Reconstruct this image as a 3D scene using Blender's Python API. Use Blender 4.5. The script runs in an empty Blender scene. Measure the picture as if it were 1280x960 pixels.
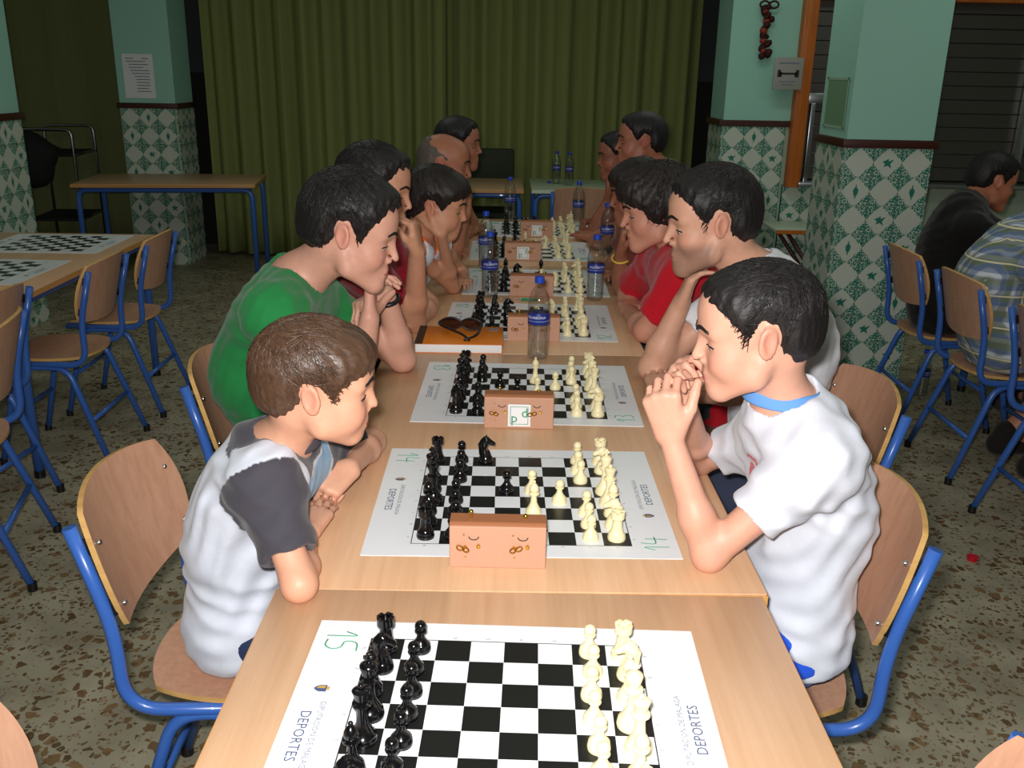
import bpy, bmesh, math, random
import numpy as np
from mathutils import Vector, Matrix, Euler
random.seed(7)
C = bpy.context.scene.collection
PI = math.pi
# ---------------------------------------------------------------- camera
FPX, PITCH, ROLL, YAW, CZ = 1161.6, .3241, .0186, .0133, 1.5533
_fw = Vector((math.sin(YAW)*math.cos(PITCH), math.cos(YAW)*math.cos(PITCH), -math.sin(PITCH)))
_r = Vector((math.cos(YAW), -math.sin(YAW), 0)); _u = _r.cross(_fw)
_R = math.cos(ROLL)*_r+math.sin(ROLL)*_u; _U = -math.sin(ROLL)*_r+math.cos(ROLL)*_u
cd = bpy.data.cameras.new('camera'); cam = bpy.data.objects.new('camera', cd); C.objects.link(cam)
cd.sensor_width = 36; cd.lens = 36*FPX/1280; cd.clip_start = .02; cd.clip_end = 60
cam.matrix_world = Matrix(((_R.x, _U.x, -_fw.x, 0), (_R.y, _U.y, -_fw.y, 0), (_R.z, _U.z, -_fw.z, CZ), (0, 0, 0, 1)))
bpy.context.scene.camera = cam
def P(x, y, Y):            # photo pixel + depth -> world point
    d = _fw+(x-640)/FPX*_R-(y-480)/FPX*_U
    t = Y/d.y
    return Vector((t*d.x, Y, CZ+t*d.z))
def PZ(x, y, z):           # photo pixel on a horizontal plane
    d = _fw+(x-640)/FPX*_R-(y-480)/FPX*_U
    t = (z-CZ)/d.z
    return Vector((t*d.x, t*d.y, z))
# ---------------------------------------------------------------- world, flash, ceiling lamps, exposure
vs = bpy.context.scene.view_settings
vs.view_transform = 'Standard'; vs.look = 'None'; vs.gamma = 1; vs.use_curve_mapping = False; vs.exposure = 0.0
w = bpy.data.worlds.new('world'); bpy.context.scene.world = w; w.use_nodes = True
w.node_tree.nodes['Background'].inputs[0].default_value = (.75, .85, .8, 1)
w.node_tree.nodes['Background'].inputs[1].default_value = .05
fl = bpy.data.lights.new('camera_flash', 'AREA'); fl.shape = 'RECTANGLE'; fl.size = .05; fl.size_y = .03; fl.energy = 45; fl.color = (1, .97, .95)
fo = bpy.data.objects.new('camera_flash', fl); C.objects.link(fo)
fo.location = Vector((0, 0, CZ))-.035*_R+.05*_U+.01*_fw; fo.rotation_euler = cam.matrix_world.to_euler()
def lamp(x, y, e, sx=1.2, sy=.3):
    l = bpy.data.lights.new('fluorescent_lamp', 'AREA'); l.shape = 'RECTANGLE'; l.size = sx; l.size_y = sy; l.energy = e; l.color = (.93, 1, .90)
    o = bpy.data.objects.new('fluorescent_lamp', l); C.objects.link(o); o.location = (x, y, 2.92)
for lx, ly, le in ((-1.2, 2.5, 4), (1.2, 2.5, 4), (-1.2, 5.2, 7), (1.2, 5.2, 7), (2.9, 4.2, 5)):
    lamp(lx, ly, le)
# ---------------------------------------------------------------- materials
MATS = {}
def nt(name):
    m = bpy.data.materials.new(name); m.use_nodes = True
    n = m.node_tree; b = n.nodes['Principled BSDF']
    MATS[name] = m
    return m, n, b
def N(n, typ, **kw):
    x = n.nodes.new(typ)
    for k, v in kw.items():
        if k[0] == 'i' and k[1:].isdigit(): x.inputs[int(k[1:])].default_value = v
        else: setattr(x, k, v)
    return x
def srgb(r, g, b):
    f = lambda c: (c/255/12.92 if c/255 <= .04045 else ((c/255+.055)/1.055)**2.4)
    return (f(r), f(g), f(b), 1)
def plain(name, col, rough=.5, metal=0, spec=.5, coat=0, noise=0, nscale=40, bump=0):
    m, n, b = nt(name)
    b.inputs['Base Color'].default_value = col; b.inputs['Roughness'].default_value = rough; b.inputs['Metallic'].default_value = metal
    b.inputs['Specular IOR Level'].default_value = spec; b.inputs['Coat Weight'].default_value = coat
    if noise or bump:
        t = N(n, 'ShaderNodeTexCoord'); no = N(n, 'ShaderNodeTexNoise'); no.inputs['Scale'].default_value = nscale; no.inputs['Detail'].default_value = 4
        n.links.new(t.outputs['Object'], no.inputs['Vector'])
        if noise:
            mx = N(n, 'ShaderNodeMix', data_type='RGBA')
            mx.inputs[6].default_value = tuple(c*(1-noise) for c in col[:3])+(1,); mx.inputs[7].default_value = tuple(min(1, c*(1+noise)) for c in col[:3])+(1,)
            n.links.new(no.outputs[0], mx.inputs[0]); n.links.new(mx.outputs[2], b.inputs['Base Color'])
        if bump:
            bp = N(n, 'ShaderNodeBump'); bp.inputs['Strength'].default_value = bump; bp.inputs['Distance'].default_value = .004
            n.links.new(no.outputs[0], bp.inputs['Height']); n.links.new(bp.outputs[0], b.inputs['Normal'])
    return m
def wood(name, c1, c2, rough=.35, axis=1, scale=1.0, spec=.5):
    m, n, b = nt(name)
    t = N(n, 'ShaderNodeTexCoord'); mp = N(n, 'ShaderNodeMapping'); s = [60*scale, 60*scale, 60*scale]; s[axis] = 2.2*scale
    mp.inputs['Scale'].default_value = s
    n.links.new(t.outputs['Object'], mp.inputs[0])
    no = N(n, 'ShaderNodeTexNoise'); no.inputs['Scale'].default_value = 1.0; no.inputs['Detail'].default_value = 6; no.inputs['Roughness'].default_value = .65
    n.links.new(mp.outputs[0], no.inputs['Vector'])
    no2 = N(n, 'ShaderNodeTexNoise'); no2.inputs['Scale'].default_value = 3; n.links.new(t.outputs['Object'], no2.inputs['Vector'])
    ad = N(n, 'ShaderNodeMath', operation='MULTIPLY_ADD'); ad.inputs[1].default_value = .35; n.links.new(no2.outputs[0], ad.inputs[0]); n.links.new(no.outputs[0], ad.inputs[2])
    r = N(n, 'ShaderNodeValToRGB'); r.color_ramp.elements[0].position = .42; r.color_ramp.elements[1].position = .85
    r.color_ramp.elements[0].color = c2; r.color_ramp.elements[1].color = c1
    n.links.new(ad.outputs[0], r.inputs[0]); n.links.new(r.outputs[0], b.inputs['Base Color'])
    b.inputs['Roughness'].default_value = rough; b.inputs['Specular IOR Level'].default_value = spec
    return m
wood('table_wood', srgb(222, 181, 144), srgb(207, 163, 124), .34, 1, 1, .4)
wood('table_edge', srgb(214, 160, 96), srgb(190, 132, 70), .45, 1)
wood('chair_wood', srgb(206, 160, 132), srgb(186, 138, 110), .4, 2)
wood('chair_edge', srgb(222, 178, 110), srgb(196, 150, 84), .5, 0)
wood('orange_wood', srgb(205, 115, 40), srgb(170, 85, 25), .45, 2)
plain('blue_metal', srgb(58, 104, 186), .3, 0, .5, .3)
plain('black_plastic', srgb(18, 18, 20), .4)
plain('screw_metal', srgb(200, 200, 200), .25, 1)
plain('brass', srgb(205, 165, 60), .25, 1)
plain('clock_body', srgb(192, 146, 120), .55, 0, .4, 0, .04, 60)
plain('clock_top', srgb(160, 102, 66), .5)
plain('ebony_plastic', srgb(12, 12, 14), .16, 0, .55)
plain('ivory_plastic', srgb(238, 226, 180), .35, 0, .45)
plain('paper', srgb(236, 238, 240), .6, 0, .3)
plain('print_grey', srgb(120, 128, 148), .7)
plain('print_blue', srgb(70, 84, 120), .7)
plain('print_gold', srgb(190, 150, 70), .6)
plain('pen_green', srgb(20, 150, 100), .6)
plain('green_paint', srgb(160, 212, 194), .75, 0, .2, 0, .02, 3, .15)
plain('green_paint_dark', srgb(128, 176, 146), .75, 0, .2, 0, .05, 6)
plain('brown_trim', srgb(70, 32, 22), .45)
plain('grout', srgb(170, 185, 165), .8)
plain('tile_green', srgb(48, 128, 108), .3)
plain('shaded_wall', srgb(58, 66, 66), .8)  # rear wall: the shade behind the curtains is painted into this colour
plain('shaded_dado', srgb(26, 22, 18), .8)  # lower rear wall, its deeper shade put into the colour too
plain('white_laminate', srgb(200, 214, 190), .4)
plain('chrome_tube', srgb(170, 175, 178), .3, 1)
plain('steel_frame', srgb(190, 195, 198), .28, 1)
plain('steel_shutter', srgb(120, 116, 112), .42, 1, .5, 0, .2, 2)
plain('white_wall', srgb(200, 210, 200), .8)
plain('orange_cover', srgb(225, 125, 20), .4)
plain('spiral_dark', srgb(45, 30, 24), .6)
plain('lens_dark', srgb(40, 18, 12), .08, 0, .8)
plain('bottle_cap', srgb(32, 72, 190), .35)
plain('bottle_label', srgb(22, 48, 140), .4)
plain('sign_grey', srgb(160, 160, 152), .6)
plain('label_white', srgb(235, 238, 245), .5)
plain('red_plastic', srgb(205, 20, 40), .35)
plain('dark_cloth', srgb(24, 24, 26), .85)
plain('dark_seat', srgb(40, 48, 26), .7)
plain('garland_dark', srgb(60, 24, 20), .6, 0, .3, 0, .4, 30)
plain('garland_red', srgb(150, 50, 30), .5)
plain('notice_green', srgb(118, 158, 122), .6, 0, .4, 0, .06, 20)
plain('tape_clear', srgb(165, 200, 175), .35)
plain('yellow_band', srgb(230, 200, 70), .45)
def clear_plastic(name, tint, gl=.12, rough=.05):
    m, n, b = nt(name); n.nodes.remove(b)
    o = n.nodes['Material Output']
    tr = N(n, 'ShaderNodeBsdfTransparent'); tr.inputs[0].default_value = tint
    g = N(n, 'ShaderNodeBsdfGlossy'); g.inputs['Roughness'].default_value = rough
    lw = N(n, 'ShaderNodeLayerWeight'); lw.inputs[0].default_value = .25
    mu = N(n, 'ShaderNodeMath', operation='MULTIPLY_ADD'); mu.inputs[1].default_value = .75; mu.inputs[2].default_value = gl*.5
    n.links.new(lw.outputs[1], mu.inputs[0])
    mx = N(n, 'ShaderNodeMixShader'); n.links.new(mu.outputs[0], mx.inputs[0]); n.links.new(tr.outputs[0], mx.inputs[1]); n.links.new(g.outputs[0], mx.inputs[2])
    n.links.new(mx.outputs[0], o.inputs[0])
clear_plastic('clear_plastic', (.93, .95, .96, 1)); clear_plastic('water', (.96, .975, .98, 1), .05)
# floor terrazzo
def terrazzo():
    m, n, b = nt('terrazzo')
    t = N(n, 'ShaderNodeTexCoord')
    base = N(n, 'ShaderNodeTexNoise'); base.inputs['Scale'].default_value = 5; base.inputs['Detail'].default_value = 3
    n.links.new(t.outputs['Object'], base.inputs['Vector'])
    rb = N(n, 'ShaderNodeValToRGB'); rb.color_ramp.elements[0].position = .35; rb.color_ramp.elements[1].position = .7
    rb.color_ramp.elements[0].color = srgb(146, 140, 118); rb.color_ramp.elements[1].color = srgb(176, 170, 146)
    n.links.new(base.outputs[0], rb.inputs[0])
    cur = rb.outputs[0]
    for sc, lo, edge, cols in ((32, .78, .12, (srgb(92, 72, 46), srgb(140, 112, 76))), (62, .80, .12, (srgb(118, 92, 60), srgb(92, 78, 58))), (110, .84, .1, (srgb(150, 120, 84), srgb(120, 104, 84)))):
        wp = N(n, 'ShaderNodeTexNoise'); wp.inputs['Scale'].default_value = sc*1.1
        n.links.new(t.outputs['Object'], wp.inputs['Vector'])
        mxv = N(n, 'ShaderNodeMix', data_type='RGBA', blend_type='ADD'); mxv.inputs[0].default_value = .35/sc
        n.links.new(t.outputs['Object'], mxv.inputs[6]); n.links.new(wp.outputs[1], mxv.inputs[7])
        v1 = N(n, 'ShaderNodeTexVoronoi', feature='F1'); v2 = N(n, 'ShaderNodeTexVoronoi', feature='DISTANCE_TO_EDGE')
        for v in (v1, v2):
            v.inputs['Scale'].default_value = sc; n.links.new(mxv.outputs[2], v.inputs['Vector'])
        se = N(n, 'ShaderNodeSeparateColor'); n.links.new(v1.outputs['Color'], se.inputs[0])
        g1 = N(n, 'ShaderNodeMath', operation='GREATER_THAN'); g1.inputs[1].default_value = lo; n.links.new(se.outputs[0], g1.inputs[0])
        g2 = N(n, 'ShaderNodeMath', operation='GREATER_THAN'); g2.inputs[1].default_value = edge; n.links.new(v2.outputs['Distance'], g2.inputs[0])
        mu = N(n, 'ShaderNodeMath', operation='MULTIPLY'); n.links.new(g1.outputs[0], mu.inputs[0]); n.links.new(g2.outputs[0], mu.inputs[1])
        cc = N(n, 'ShaderNodeMix', data_type='RGBA'); cc.inputs[6].default_value = cols[0]; cc.inputs[7].default_value = cols[1]; n.links.new(se.outputs[1], cc.inputs[0])
        mx = N(n, 'ShaderNodeMix', data_type='RGBA'); n.links.new(mu.outputs[0], mx.inputs[0]); n.links.new(cur, mx.inputs[6]); n.links.new(cc.outputs[2], mx.inputs[7])
        cur = mx.outputs[2]
    n.links.new(cur, b.inputs['Base Color']); b.inputs['Roughness'].default_value = .38; b.inputs['Specular IOR Level'].default_value = .35
terrazzo()
def curtain_mat(name, c1, c2):
    m, n, b = nt(name)
    t = N(n, 'ShaderNodeTexCoord'); mp = N(n, 'ShaderNodeMapping'); mp.inputs['Scale'].default_value = (14, 14, .6); n.links.new(t.outputs['Object'], mp.inputs[0])
    no = N(n, 'ShaderNodeTexNoise'); no.inputs['Scale'].default_value = 1; no.inputs['Detail'].default_value = 5; n.links.new(mp.outputs[0], no.inputs['Vector'])
    mx = N(n, 'ShaderNodeMix', data_type='RGBA'); mx.inputs[6].default_value = c1; mx.inputs[7].default_value = c2; n.links.new(no.outputs[0], mx.inputs[0]); n.links.new(mx.outputs[2], b.inputs['Base Color'])
    b.inputs['Roughness'].default_value = .9; b.inputs['Specular IOR Level'].default_value = .15
    wv = N(n, 'ShaderNodeTexNoise'); wv.inputs['Scale'].default_value = 350; n.links.new(t.outputs['Object'], wv.inputs['Vector'])
    bp = N(n, 'ShaderNodeBump'); bp.inputs['Strength'].default_value = .3; bp.inputs['Distance'].default_value = .002; n.links.new(wv.outputs[0], bp.inputs['Height']); n.links.new(bp.outputs[0], b.inputs['Normal'])
curtain_mat('curtain_green', srgb(122, 130, 76), srgb(150, 158, 98))
curtain_mat('curtain_olive', srgb(112, 116, 74), srgb(130, 136, 90))
# printed tile glaze: green foliage in the corners round a pale diamond
def tile_mat():
    m, n, b = nt('tile_glaze')
    t = N(n, 'ShaderNodeTexCoord'); sx = N(n, 'ShaderNodeSeparateXYZ'); n.links.new(t.outputs['Object'], sx.inputs[0])
    ax = N(n, 'ShaderNodeMath', operation='ABSOLUTE'); az = N(n, 'ShaderNodeMath', operation='ABSOLUTE')
    n.links.new(sx.outputs[0], ax.inputs[0]); n.links.new(sx.outputs[2], az.inputs[0])
    ad = N(n, 'ShaderNodeMath', operation='ADD'); n.links.new(ax.outputs[0], ad.inputs[0]); n.links.new(az.outputs[0], ad.inputs[1])
    no = N(n, 'ShaderNodeTexNoise'); no.inputs['Scale'].default_value = 90; no.inputs['Detail'].default_value = 2; n.links.new(t.outputs['Object'], no.inputs['Vector'])
    m1 = N(n, 'ShaderNodeMath', operation='MULTIPLY_ADD'); m1.inputs[1].default_value = .03; n.links.new(no.outputs[0], m1.inputs[0]); n.links.new(ad.outputs[0], m1.inputs[2])
    gt = N(n, 'ShaderNodeMath', operation='GREATER_THAN'); gt.inputs[1].default_value = .090; n.links.new(m1.outputs[0], gt.inputs[0])
    vo = N(n, 'ShaderNodeTexVoronoi'); vo.inputs['Scale'].default_value = 130; n.links.new(t.outputs['Object'], vo.inputs['Vector'])
    g2 = N(n, 'ShaderNodeMath', operation='LESS_THAN'); g2.inputs[1].default_value = .60; n.links.new(vo.outputs['Distance'], g2.inputs[0])
    mu = N(n, 'ShaderNodeMath', operation='MULTIPLY'); n.links.new(gt.outputs[0], mu.inputs[0]); n.links.new(g2.outputs[0], mu.inputs[1])
    mx = N(n, 'ShaderNodeMix', data_type='RGBA'); mx.inputs[6].default_value = srgb(206, 214, 200); mx.inputs[7].default_value = srgb(52, 132, 112)
    n.links.new(mu.outputs[0], mx.inputs[0]); n.links.new(mx.outputs[2], b.inputs['Base Color'])
    b.inputs['Roughness'].default_value = .22
tile_mat()
# chess mat print: 8x8 checker of 5 cm squares with a thin border line, white margin
def mat_print():
    m, n, b = nt('mat_print')
    t = N(n, 'ShaderNodeTexCoord'); s = N(n, 'ShaderNodeSeparateXYZ'); n.links.new(t.outputs['Object'], s.inputs[0])
    def mth(op, a, bb=None, c=None):
        x = N(n, 'ShaderNodeMath', operation=op)
        for i, v in enumerate((a, bb, c)):
            if v is None: continue
            if isinstance(v, (int, float)): x.inputs[i].default_value = v
            else: n.links.new(v, x.inputs[i])
        return x.outputs[0]
    fx = mth('FLOOR', mth('MULTIPLY_ADD', s.outputs[0], 20., 100.)); fy = mth('FLOOR', mth('MULTIPLY_ADD', s.outputs[1], 20., 100.))
    # a1 (right, near) is dark: ix=3, iy=-4 -> sum odd
    par = mth('MODULO', mth('ADD', fx, fy), 2.)
    mm = mth('MAXIMUM', mth('ABSOLUTE', s.outputs[0]), mth('ABSOLUTE', s.outputs[1]))
    ins = mth('LESS_THAN', mm, .2)
    dark = mth('MULTIPLY', par, ins)
    line = mth('MULTIPLY', mth('GREATER_THAN', mm, .1995), mth('LESS_THAN', mm, .2012))
    dk = mth('MAXIMUM', dark, line)
    mx = N(n, 'ShaderNodeMix', data_type='RGBA'); mx.inputs[6].default_value = srgb(232, 236, 240); mx.inputs[7].default_value = srgb(24, 25, 24)
    n.links.new(dk, mx.inputs[0]); n.links.new(mx.outputs[2], b.inputs['Base Color'])
    b.inputs['Roughness'].default_value = .3; b.inputs['Specular IOR Level'].default_value = .35
mat_print()
M = MATS
# ---------------------------------------------------------------- geometry helpers
def obj(name, me, mat=None, parent=None, loc=None, rot=None):
    o = bpy.data.objects.new(name, me); C.objects.link(o)
    if mat is not None and len(me.materials) == 0:
        for x in (mat if isinstance(mat, (list, tuple)) else [mat]): me.materials.append(M[x])
    if parent is not None: o.parent = parent
    if loc is not None: o.location = loc
    if rot is not None: o.rotation_euler = rot
    return o
def tag(o, label=None, cat=None, group=None, kind=None):
    if label: o['label'] = label
    if cat: o['category'] = cat
    if group: o['group'] = group
    if kind: o['kind'] = kind
    return o
def thing(name, label, cat, loc=(0, 0, 0), rz=0, group=None):
    o = bpy.data.objects.new(name, None); C.objects.link(o); o.location = loc; o.rotation_euler = (0, 0, rz); o.empty_display_size = .05
    return tag(o, label, cat, group)
def dup(root, loc, rz, label=None, group=None):
    r = root.copy(); C.objects.link(r); r.location = loc; r.rotation_euler = (0, 0, rz)
    tag(r, label, None, group)
    for ch in list(root.children):
        c = ch.copy(); C.objects.link(c); c.parent = r
        for g in ch.children:
            d = g.copy(); C.objects.link(d); d.parent = c
    return r
def fin(bm, name, smooth=False, ang=None):
    bmesh.ops.recalc_face_normals(bm, faces=bm.faces)
    me = bpy.data.meshes.new(name); bm.to_mesh(me); bm.free()
    if smooth:
        for p in me.polygons: p.use_smooth = True
        if ang: me.set_sharp_from_angle(angle=math.radians(ang))
    return me
def box(bm, c, s, rz=0, bev=0, mi=0):
    r = bmesh.ops.create_cube(bm, size=1, matrix=Matrix.Translation(c) @ Matrix.Rotation(rz, 4, 'Z') @ Matrix.Diagonal((s[0], s[1], s[2], 1)))
    vs_ = r['verts']
    fs = {f for v in vs_ for f in v.link_faces}
    for f in fs: f.material_index = mi
    if bev:
        es = {e for v in vs_ for e in v.link_edges}
        bmesh.ops.bevel(bm, geom=list(es), offset=bev, segments=2, affect='EDGES', profile=.5)
def box_me(name, c, s, rz=0, bev=0):
    bm = bmesh.new(); box(bm, c, s, rz, bev); return fin(bm, name, bev > 0, 40)
def fillet(pts, r, seg=5):
    pts = [Vector(p) for p in pts]; out = [pts[0]]
    for i in range(1, len(pts)-1):
        a, b, c = pts[i-1], pts[i], pts[i+1]
        d1 = (a-b); d2 = (c-b); rr = min(r, d1.length*.49, d2.length*.49)
        p1 = b+d1.normalized()*rr; p2 = b+d2.normalized()*rr
        for k in range(seg+1):
            t = k/seg; out.append((1-t)**2*p1+2*t*(1-t)*b+t*t*p2)
    out.append(pts[-1]); return out
def tube(bm, pts, r, n=10, mi=0, r2=None, flat=1.0, cap=True):
    pts = [Vector(p) for p in pts]; L = len(pts); rings = []
    t0 = (pts[1]-pts[0]).normalized(); up = Vector((0, 0, 1)) if abs(t0.z) < .9 else Vector((1, 0, 0))
    nrm = (up-t0*up.dot(t0)).normalized()
    for i, p in enumerate(pts):
        t = ((pts[min(i+1, L-1)]-p).normalized()+(p-pts[max(i-1, 0)]).normalized()).normalized()
        nrm = (nrm-t*nrm.dot(t)).normalized(); bn = t.cross(nrm)
        rr = r if r2 is None else r+(r2-r)*i/(L-1)
        rings.append([bm.verts.new(p+rr*(math.cos(2*PI*k/n)*nrm*flat+math.sin(2*PI*k/n)*bn)) for k in range(n)])
    for i in range(L-1):
        for k in range(n):
            f = bm.faces.new((rings[i][k], rings[i][(k+1) % n], rings[i+1][(k+1) % n], rings[i+1][k])); f.smooth = True; f.material_index = mi
    if cap:
        for rg in (rings[0], rings[-1]):
            f = bm.faces.new(rg); f.material_index = mi
def tube_me(name, pts, r, n=10, r2=None):
    bm = bmesh.new(); tube(bm, pts, r, n, 0, r2); bmesh.ops.recalc_face_normals(bm, faces=bm.faces)
    me = bpy.data.meshes.new(name); bm.to_mesh(me); bm.free(); return me
def lathe(bm, prof, n=20, mi=0, c=(0, 0, 0)):
    rings = []
    for r, z in prof:
        if r <= 1e-5: rings.append([bm.verts.new((c[0], c[1], c[2]+z))])
        else: rings.append([bm.verts.new((c[0]+r*math.cos(2*PI*k/n), c[1]+r*math.sin(2*PI*k/n), c[2]+z)) for k in range(n)])
    for a, b in zip(rings, rings[1:]):
        for k in range(n):
            vs_ = [a[k % len(a)], a[(k+1) % len(a)], b[(k+1) % len(b)], b[k % len(b)]]
            u = []
            for v in vs_:
                if v not in u: u.append(v)
            if len(u) >= 3:
                try:
                    f = bm.faces.new(u); f.smooth = True; f.material_index = mi
                except ValueError: pass
    return rings
def lathe_me(name, prof, n=20, ang=40):
    bm = bmesh.new(); lathe(bm, prof, n); return fin(bm, name, True, ang)
def prism(bm, pts, axis, d0, d1, mi=0):
    def v(p, d):
        return {'x': (d, p[0], p[1]), 'y': (p[0], d, p[1]), 'z': (p[0], p[1], d)}[axis]
    a = [bm.verts.new(v(p, d0)) for p in pts]; b = [bm.verts.new(v(p, d1)) for p in pts]
    n = len(pts); fs = [bm.faces.new(a), bm.faces.new(b[::-1])]
    for i in range(n): fs.append(bm.faces.new((a[i], a[(i+1) % n], b[(i+1) % n], b[i])))
    for f in fs: f.material_index = mi
    return fs
_txt = {}
def text_me(body, size, align='CENTER'):
    k = (body, size, align)
    if k not in _txt:
        cu = bpy.data.curves.new('lettering', 'FONT'); cu.body = body; cu.size = size; cu.align_x = align; cu.align_y = 'CENTER'; cu.resolution_u = 2
        o = bpy.data.objects.new('lettering', cu); C.objects.link(o)
        bpy.context.view_layer.update()
        me = bpy.data.meshes.new_from_object(o.evaluated_get(bpy.context.evaluated_depsgraph_get()))
        bpy.data.objects.remove(o); bpy.data.curves.remove(cu)
        _txt[k] = me
    return _txt[k].copy()
def join_me(name, parts):     # [(mesh, matrix, material)] -> one mesh
    bm = bmesh.new(); mats = []
    for me, mt, mat in parts:
        if mat not in mats: mats.append(mat)
        n0 = len(bm.faces); b2 = bmesh.new(); b2.from_mesh(me); b2.transform(mt)
        tmp = bpy.data.meshes.new('tmp'); b2.to_mesh(tmp); b2.free(); bm.from_mesh(tmp); bpy.data.meshes.remove(tmp)
        bm.faces.ensure_lookup_table()
        for f in bm.faces[n0:]: f.material_index = mats.index(mat)
    me = bpy.data.meshes.new(name); bm.to_mesh(me); bm.free()
    for x in mats: me.materials.append(M[x])
    return me
def struct(name, me, mat, parent=None, label=None):
    o = obj(name, me, mat, parent)
    if parent is None: o['kind'] = 'structure'
    if label: o['label'] = label
    return o
TZ = .74
# ================================================================ the room
struct('floor', box_me('floor', (.4, 3.6, -.05), (10.4, 11.2, .1)), 'terrazzo', None, 'speckled terrazzo floor with brown stone chips')
struct('ceiling', box_me('ceiling', (.4, 3.6, 3.05), (10.4, 11.2, .1)), 'white_wall')
bm = bmesh.new(); box(bm, (.4, 8.6, 2.25), (10.4, .1, 1.5)); struct('wall_back', fin(bm, 'wall_back'), 'shaded_wall', None, 'rear wall behind the curtains, painted dark for shade')
struct('wall_back_dado', box_me('wall_back_dado', (.4, 8.59, .75), (10.4, .1, 1.5)), 'shaded_dado')
struct('wall_left', box_me('wall_left', (-4.85, 3.6, 1.5), (.1, 11.2, 3)), 'white_wall')
struct('wall_right', box_me('wall_right', (5.6, 3.6, 1.5), (.1, 11.2, 3)), 'white_wall')
# tiles
TP = .14
def tile_mesh(kind):
    bm = bmesh.new(); box(bm, (0, 0, 0), (TP-.003, .010, TP-.003), 0, .0012)
    if kind == 'leaf':
        pts = [(.013*math.cos(a)*(1+.25*math.sin(5*a)), .022*math.sin(a)) for a in [2*PI*k/12 for k in range(12)]]
        prism(bm, pts, 'y', -.0056, -.0045, 1); prism(bm, [(-.003, -.034), (.003, -.034), (.003, .034), (-.003, .034)], 'y', -.0055, -.0045, 1)
    if kind == 'bird':
        prism(bm, [(-.03, .006), (-.012, .012), (.004, .022), (.002, .008), (.03, .018), (.012, -.004), (.02, -.026), (0, -.012), (-.018, -.02), (-.014, -.002)], 'y', -.0056, -.0045, 1)
    me = fin(bm, 'tile_'+kind); me.materials.append(M['tile_glaze']); me.materials.append(M['tile_green']); return me
TILES = {k: tile_mesh(k) for k in ('plain', 'leaf', 'bird')}
def tile_face(parent, ox, oy, ang, ncol, ztop, nrow, seed):
    rnd = random.Random(seed); ux, uy = math.cos(ang), math.sin(ang); nx, ny = uy, -ux
    for i in range(ncol):
        for j in range(nrow):
            k = 'plain' if (i+j) % 2 == 0 else rnd.choice(('leaf', 'bird'))
            o = obj('tile', TILES[k], None, parent, (ox+ux*TP*(i+.5)+nx*.004, oy+uy*TP*(i+.5)+ny*.004, ztop-TP*(j+.5)), (0, 0, ang))
def pillar(x0, x1, y0, y1, label, faces, seed):
    bm = bmesh.new(); box(bm, ((x0+x1)/2, (y0+y1)/2, 2.12), (x1-x0, y1-y0, 1.76), 0, .004)
    o = struct('pillar', fin(bm, 'pillar'), 'green_paint', None, label)
    obj('tile_backing', box_me('tile_backing', ((x0+x1)/2, (y0+y1)/2, .62), (x1-x0, y1-y0, 1.24)), 'grout', o)
    obj('trim_rail', box_me('trim_rail', ((x0+x1)/2, (y0+y1)/2, 1.252), (x1-x0+.04, y1-y0+.04, .04), 0, .006), 'brown_trim', o)
    nx = round((x1-x0)/TP); ny = round((y1-y0)/TP)
    if 'f' in faces: tile_face(o, x0+((x1-x0)-nx*TP)/2, y0, 0, nx, 1.232, 9, seed)
    if 'l' in faces: tile_face(o, x0, y1-((y1-y0)-ny*TP)/2, -PI/2, ny, 1.232, 9, seed+1)
    if 'r' in faces: tile_face(o, x1, y0+((y1-y0)-ny*TP)/2, PI/2, ny, 1.232, 9, seed+2)
    return o
pillar(1.668, 2.093, 4.65, 5.075, 'pale green tiled pillar beside the person in the plaid shirt', 'flr', 1)
pillar(-3.005, -2.57, 7.6, 8.03, 'pale green tiled pillar with a typed notice behind the spare table', 'fr', 2)
pillar(-3.34, -2.91, 5.4, 5.83, 'pale green tiled pillar beside the trolley', 'fr', 3)
# right hand wall section with the serving hatch
bm = bmesh.new()
box(bm, (1.72, 6.71, 2.12), (.48, .42, 1.76)); box(bm, (3.4, 6.6, 2.62), (3.0, .2, .76))
hw = struct('wall_hatch', fin(bm, 'wall_hatch'), 'green_paint', None, 'pale green wall section with tiled dado beside the serving hatch')
bm = bmesh.new(); box(bm, (1.72, 6.71, .62), (.48, .42, 1.24)); box(bm, (3.42, 6.6, .425), (3.0, .2, .85))
obj('tile_backing', fin(bm, 'tile_backing'), 'grout', hw)
bm = bmesh.new(); box(bm, (1.70, 6.70, 1.252), (.50, .44, .04), 0, .006); obj('trim_rail', fin(bm, 'trim_rail'), 'brown_trim', hw)
tile_face(hw, 1.485, 6.5, 0, 3, 1.232, 9, 11); tile_face(hw, 1.905+.02, 6.5, 0, 6, .85, 6, 12); tile_face(hw, 1.48, 6.92, -PI/2, 3, 1.232, 9, 13)
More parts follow.
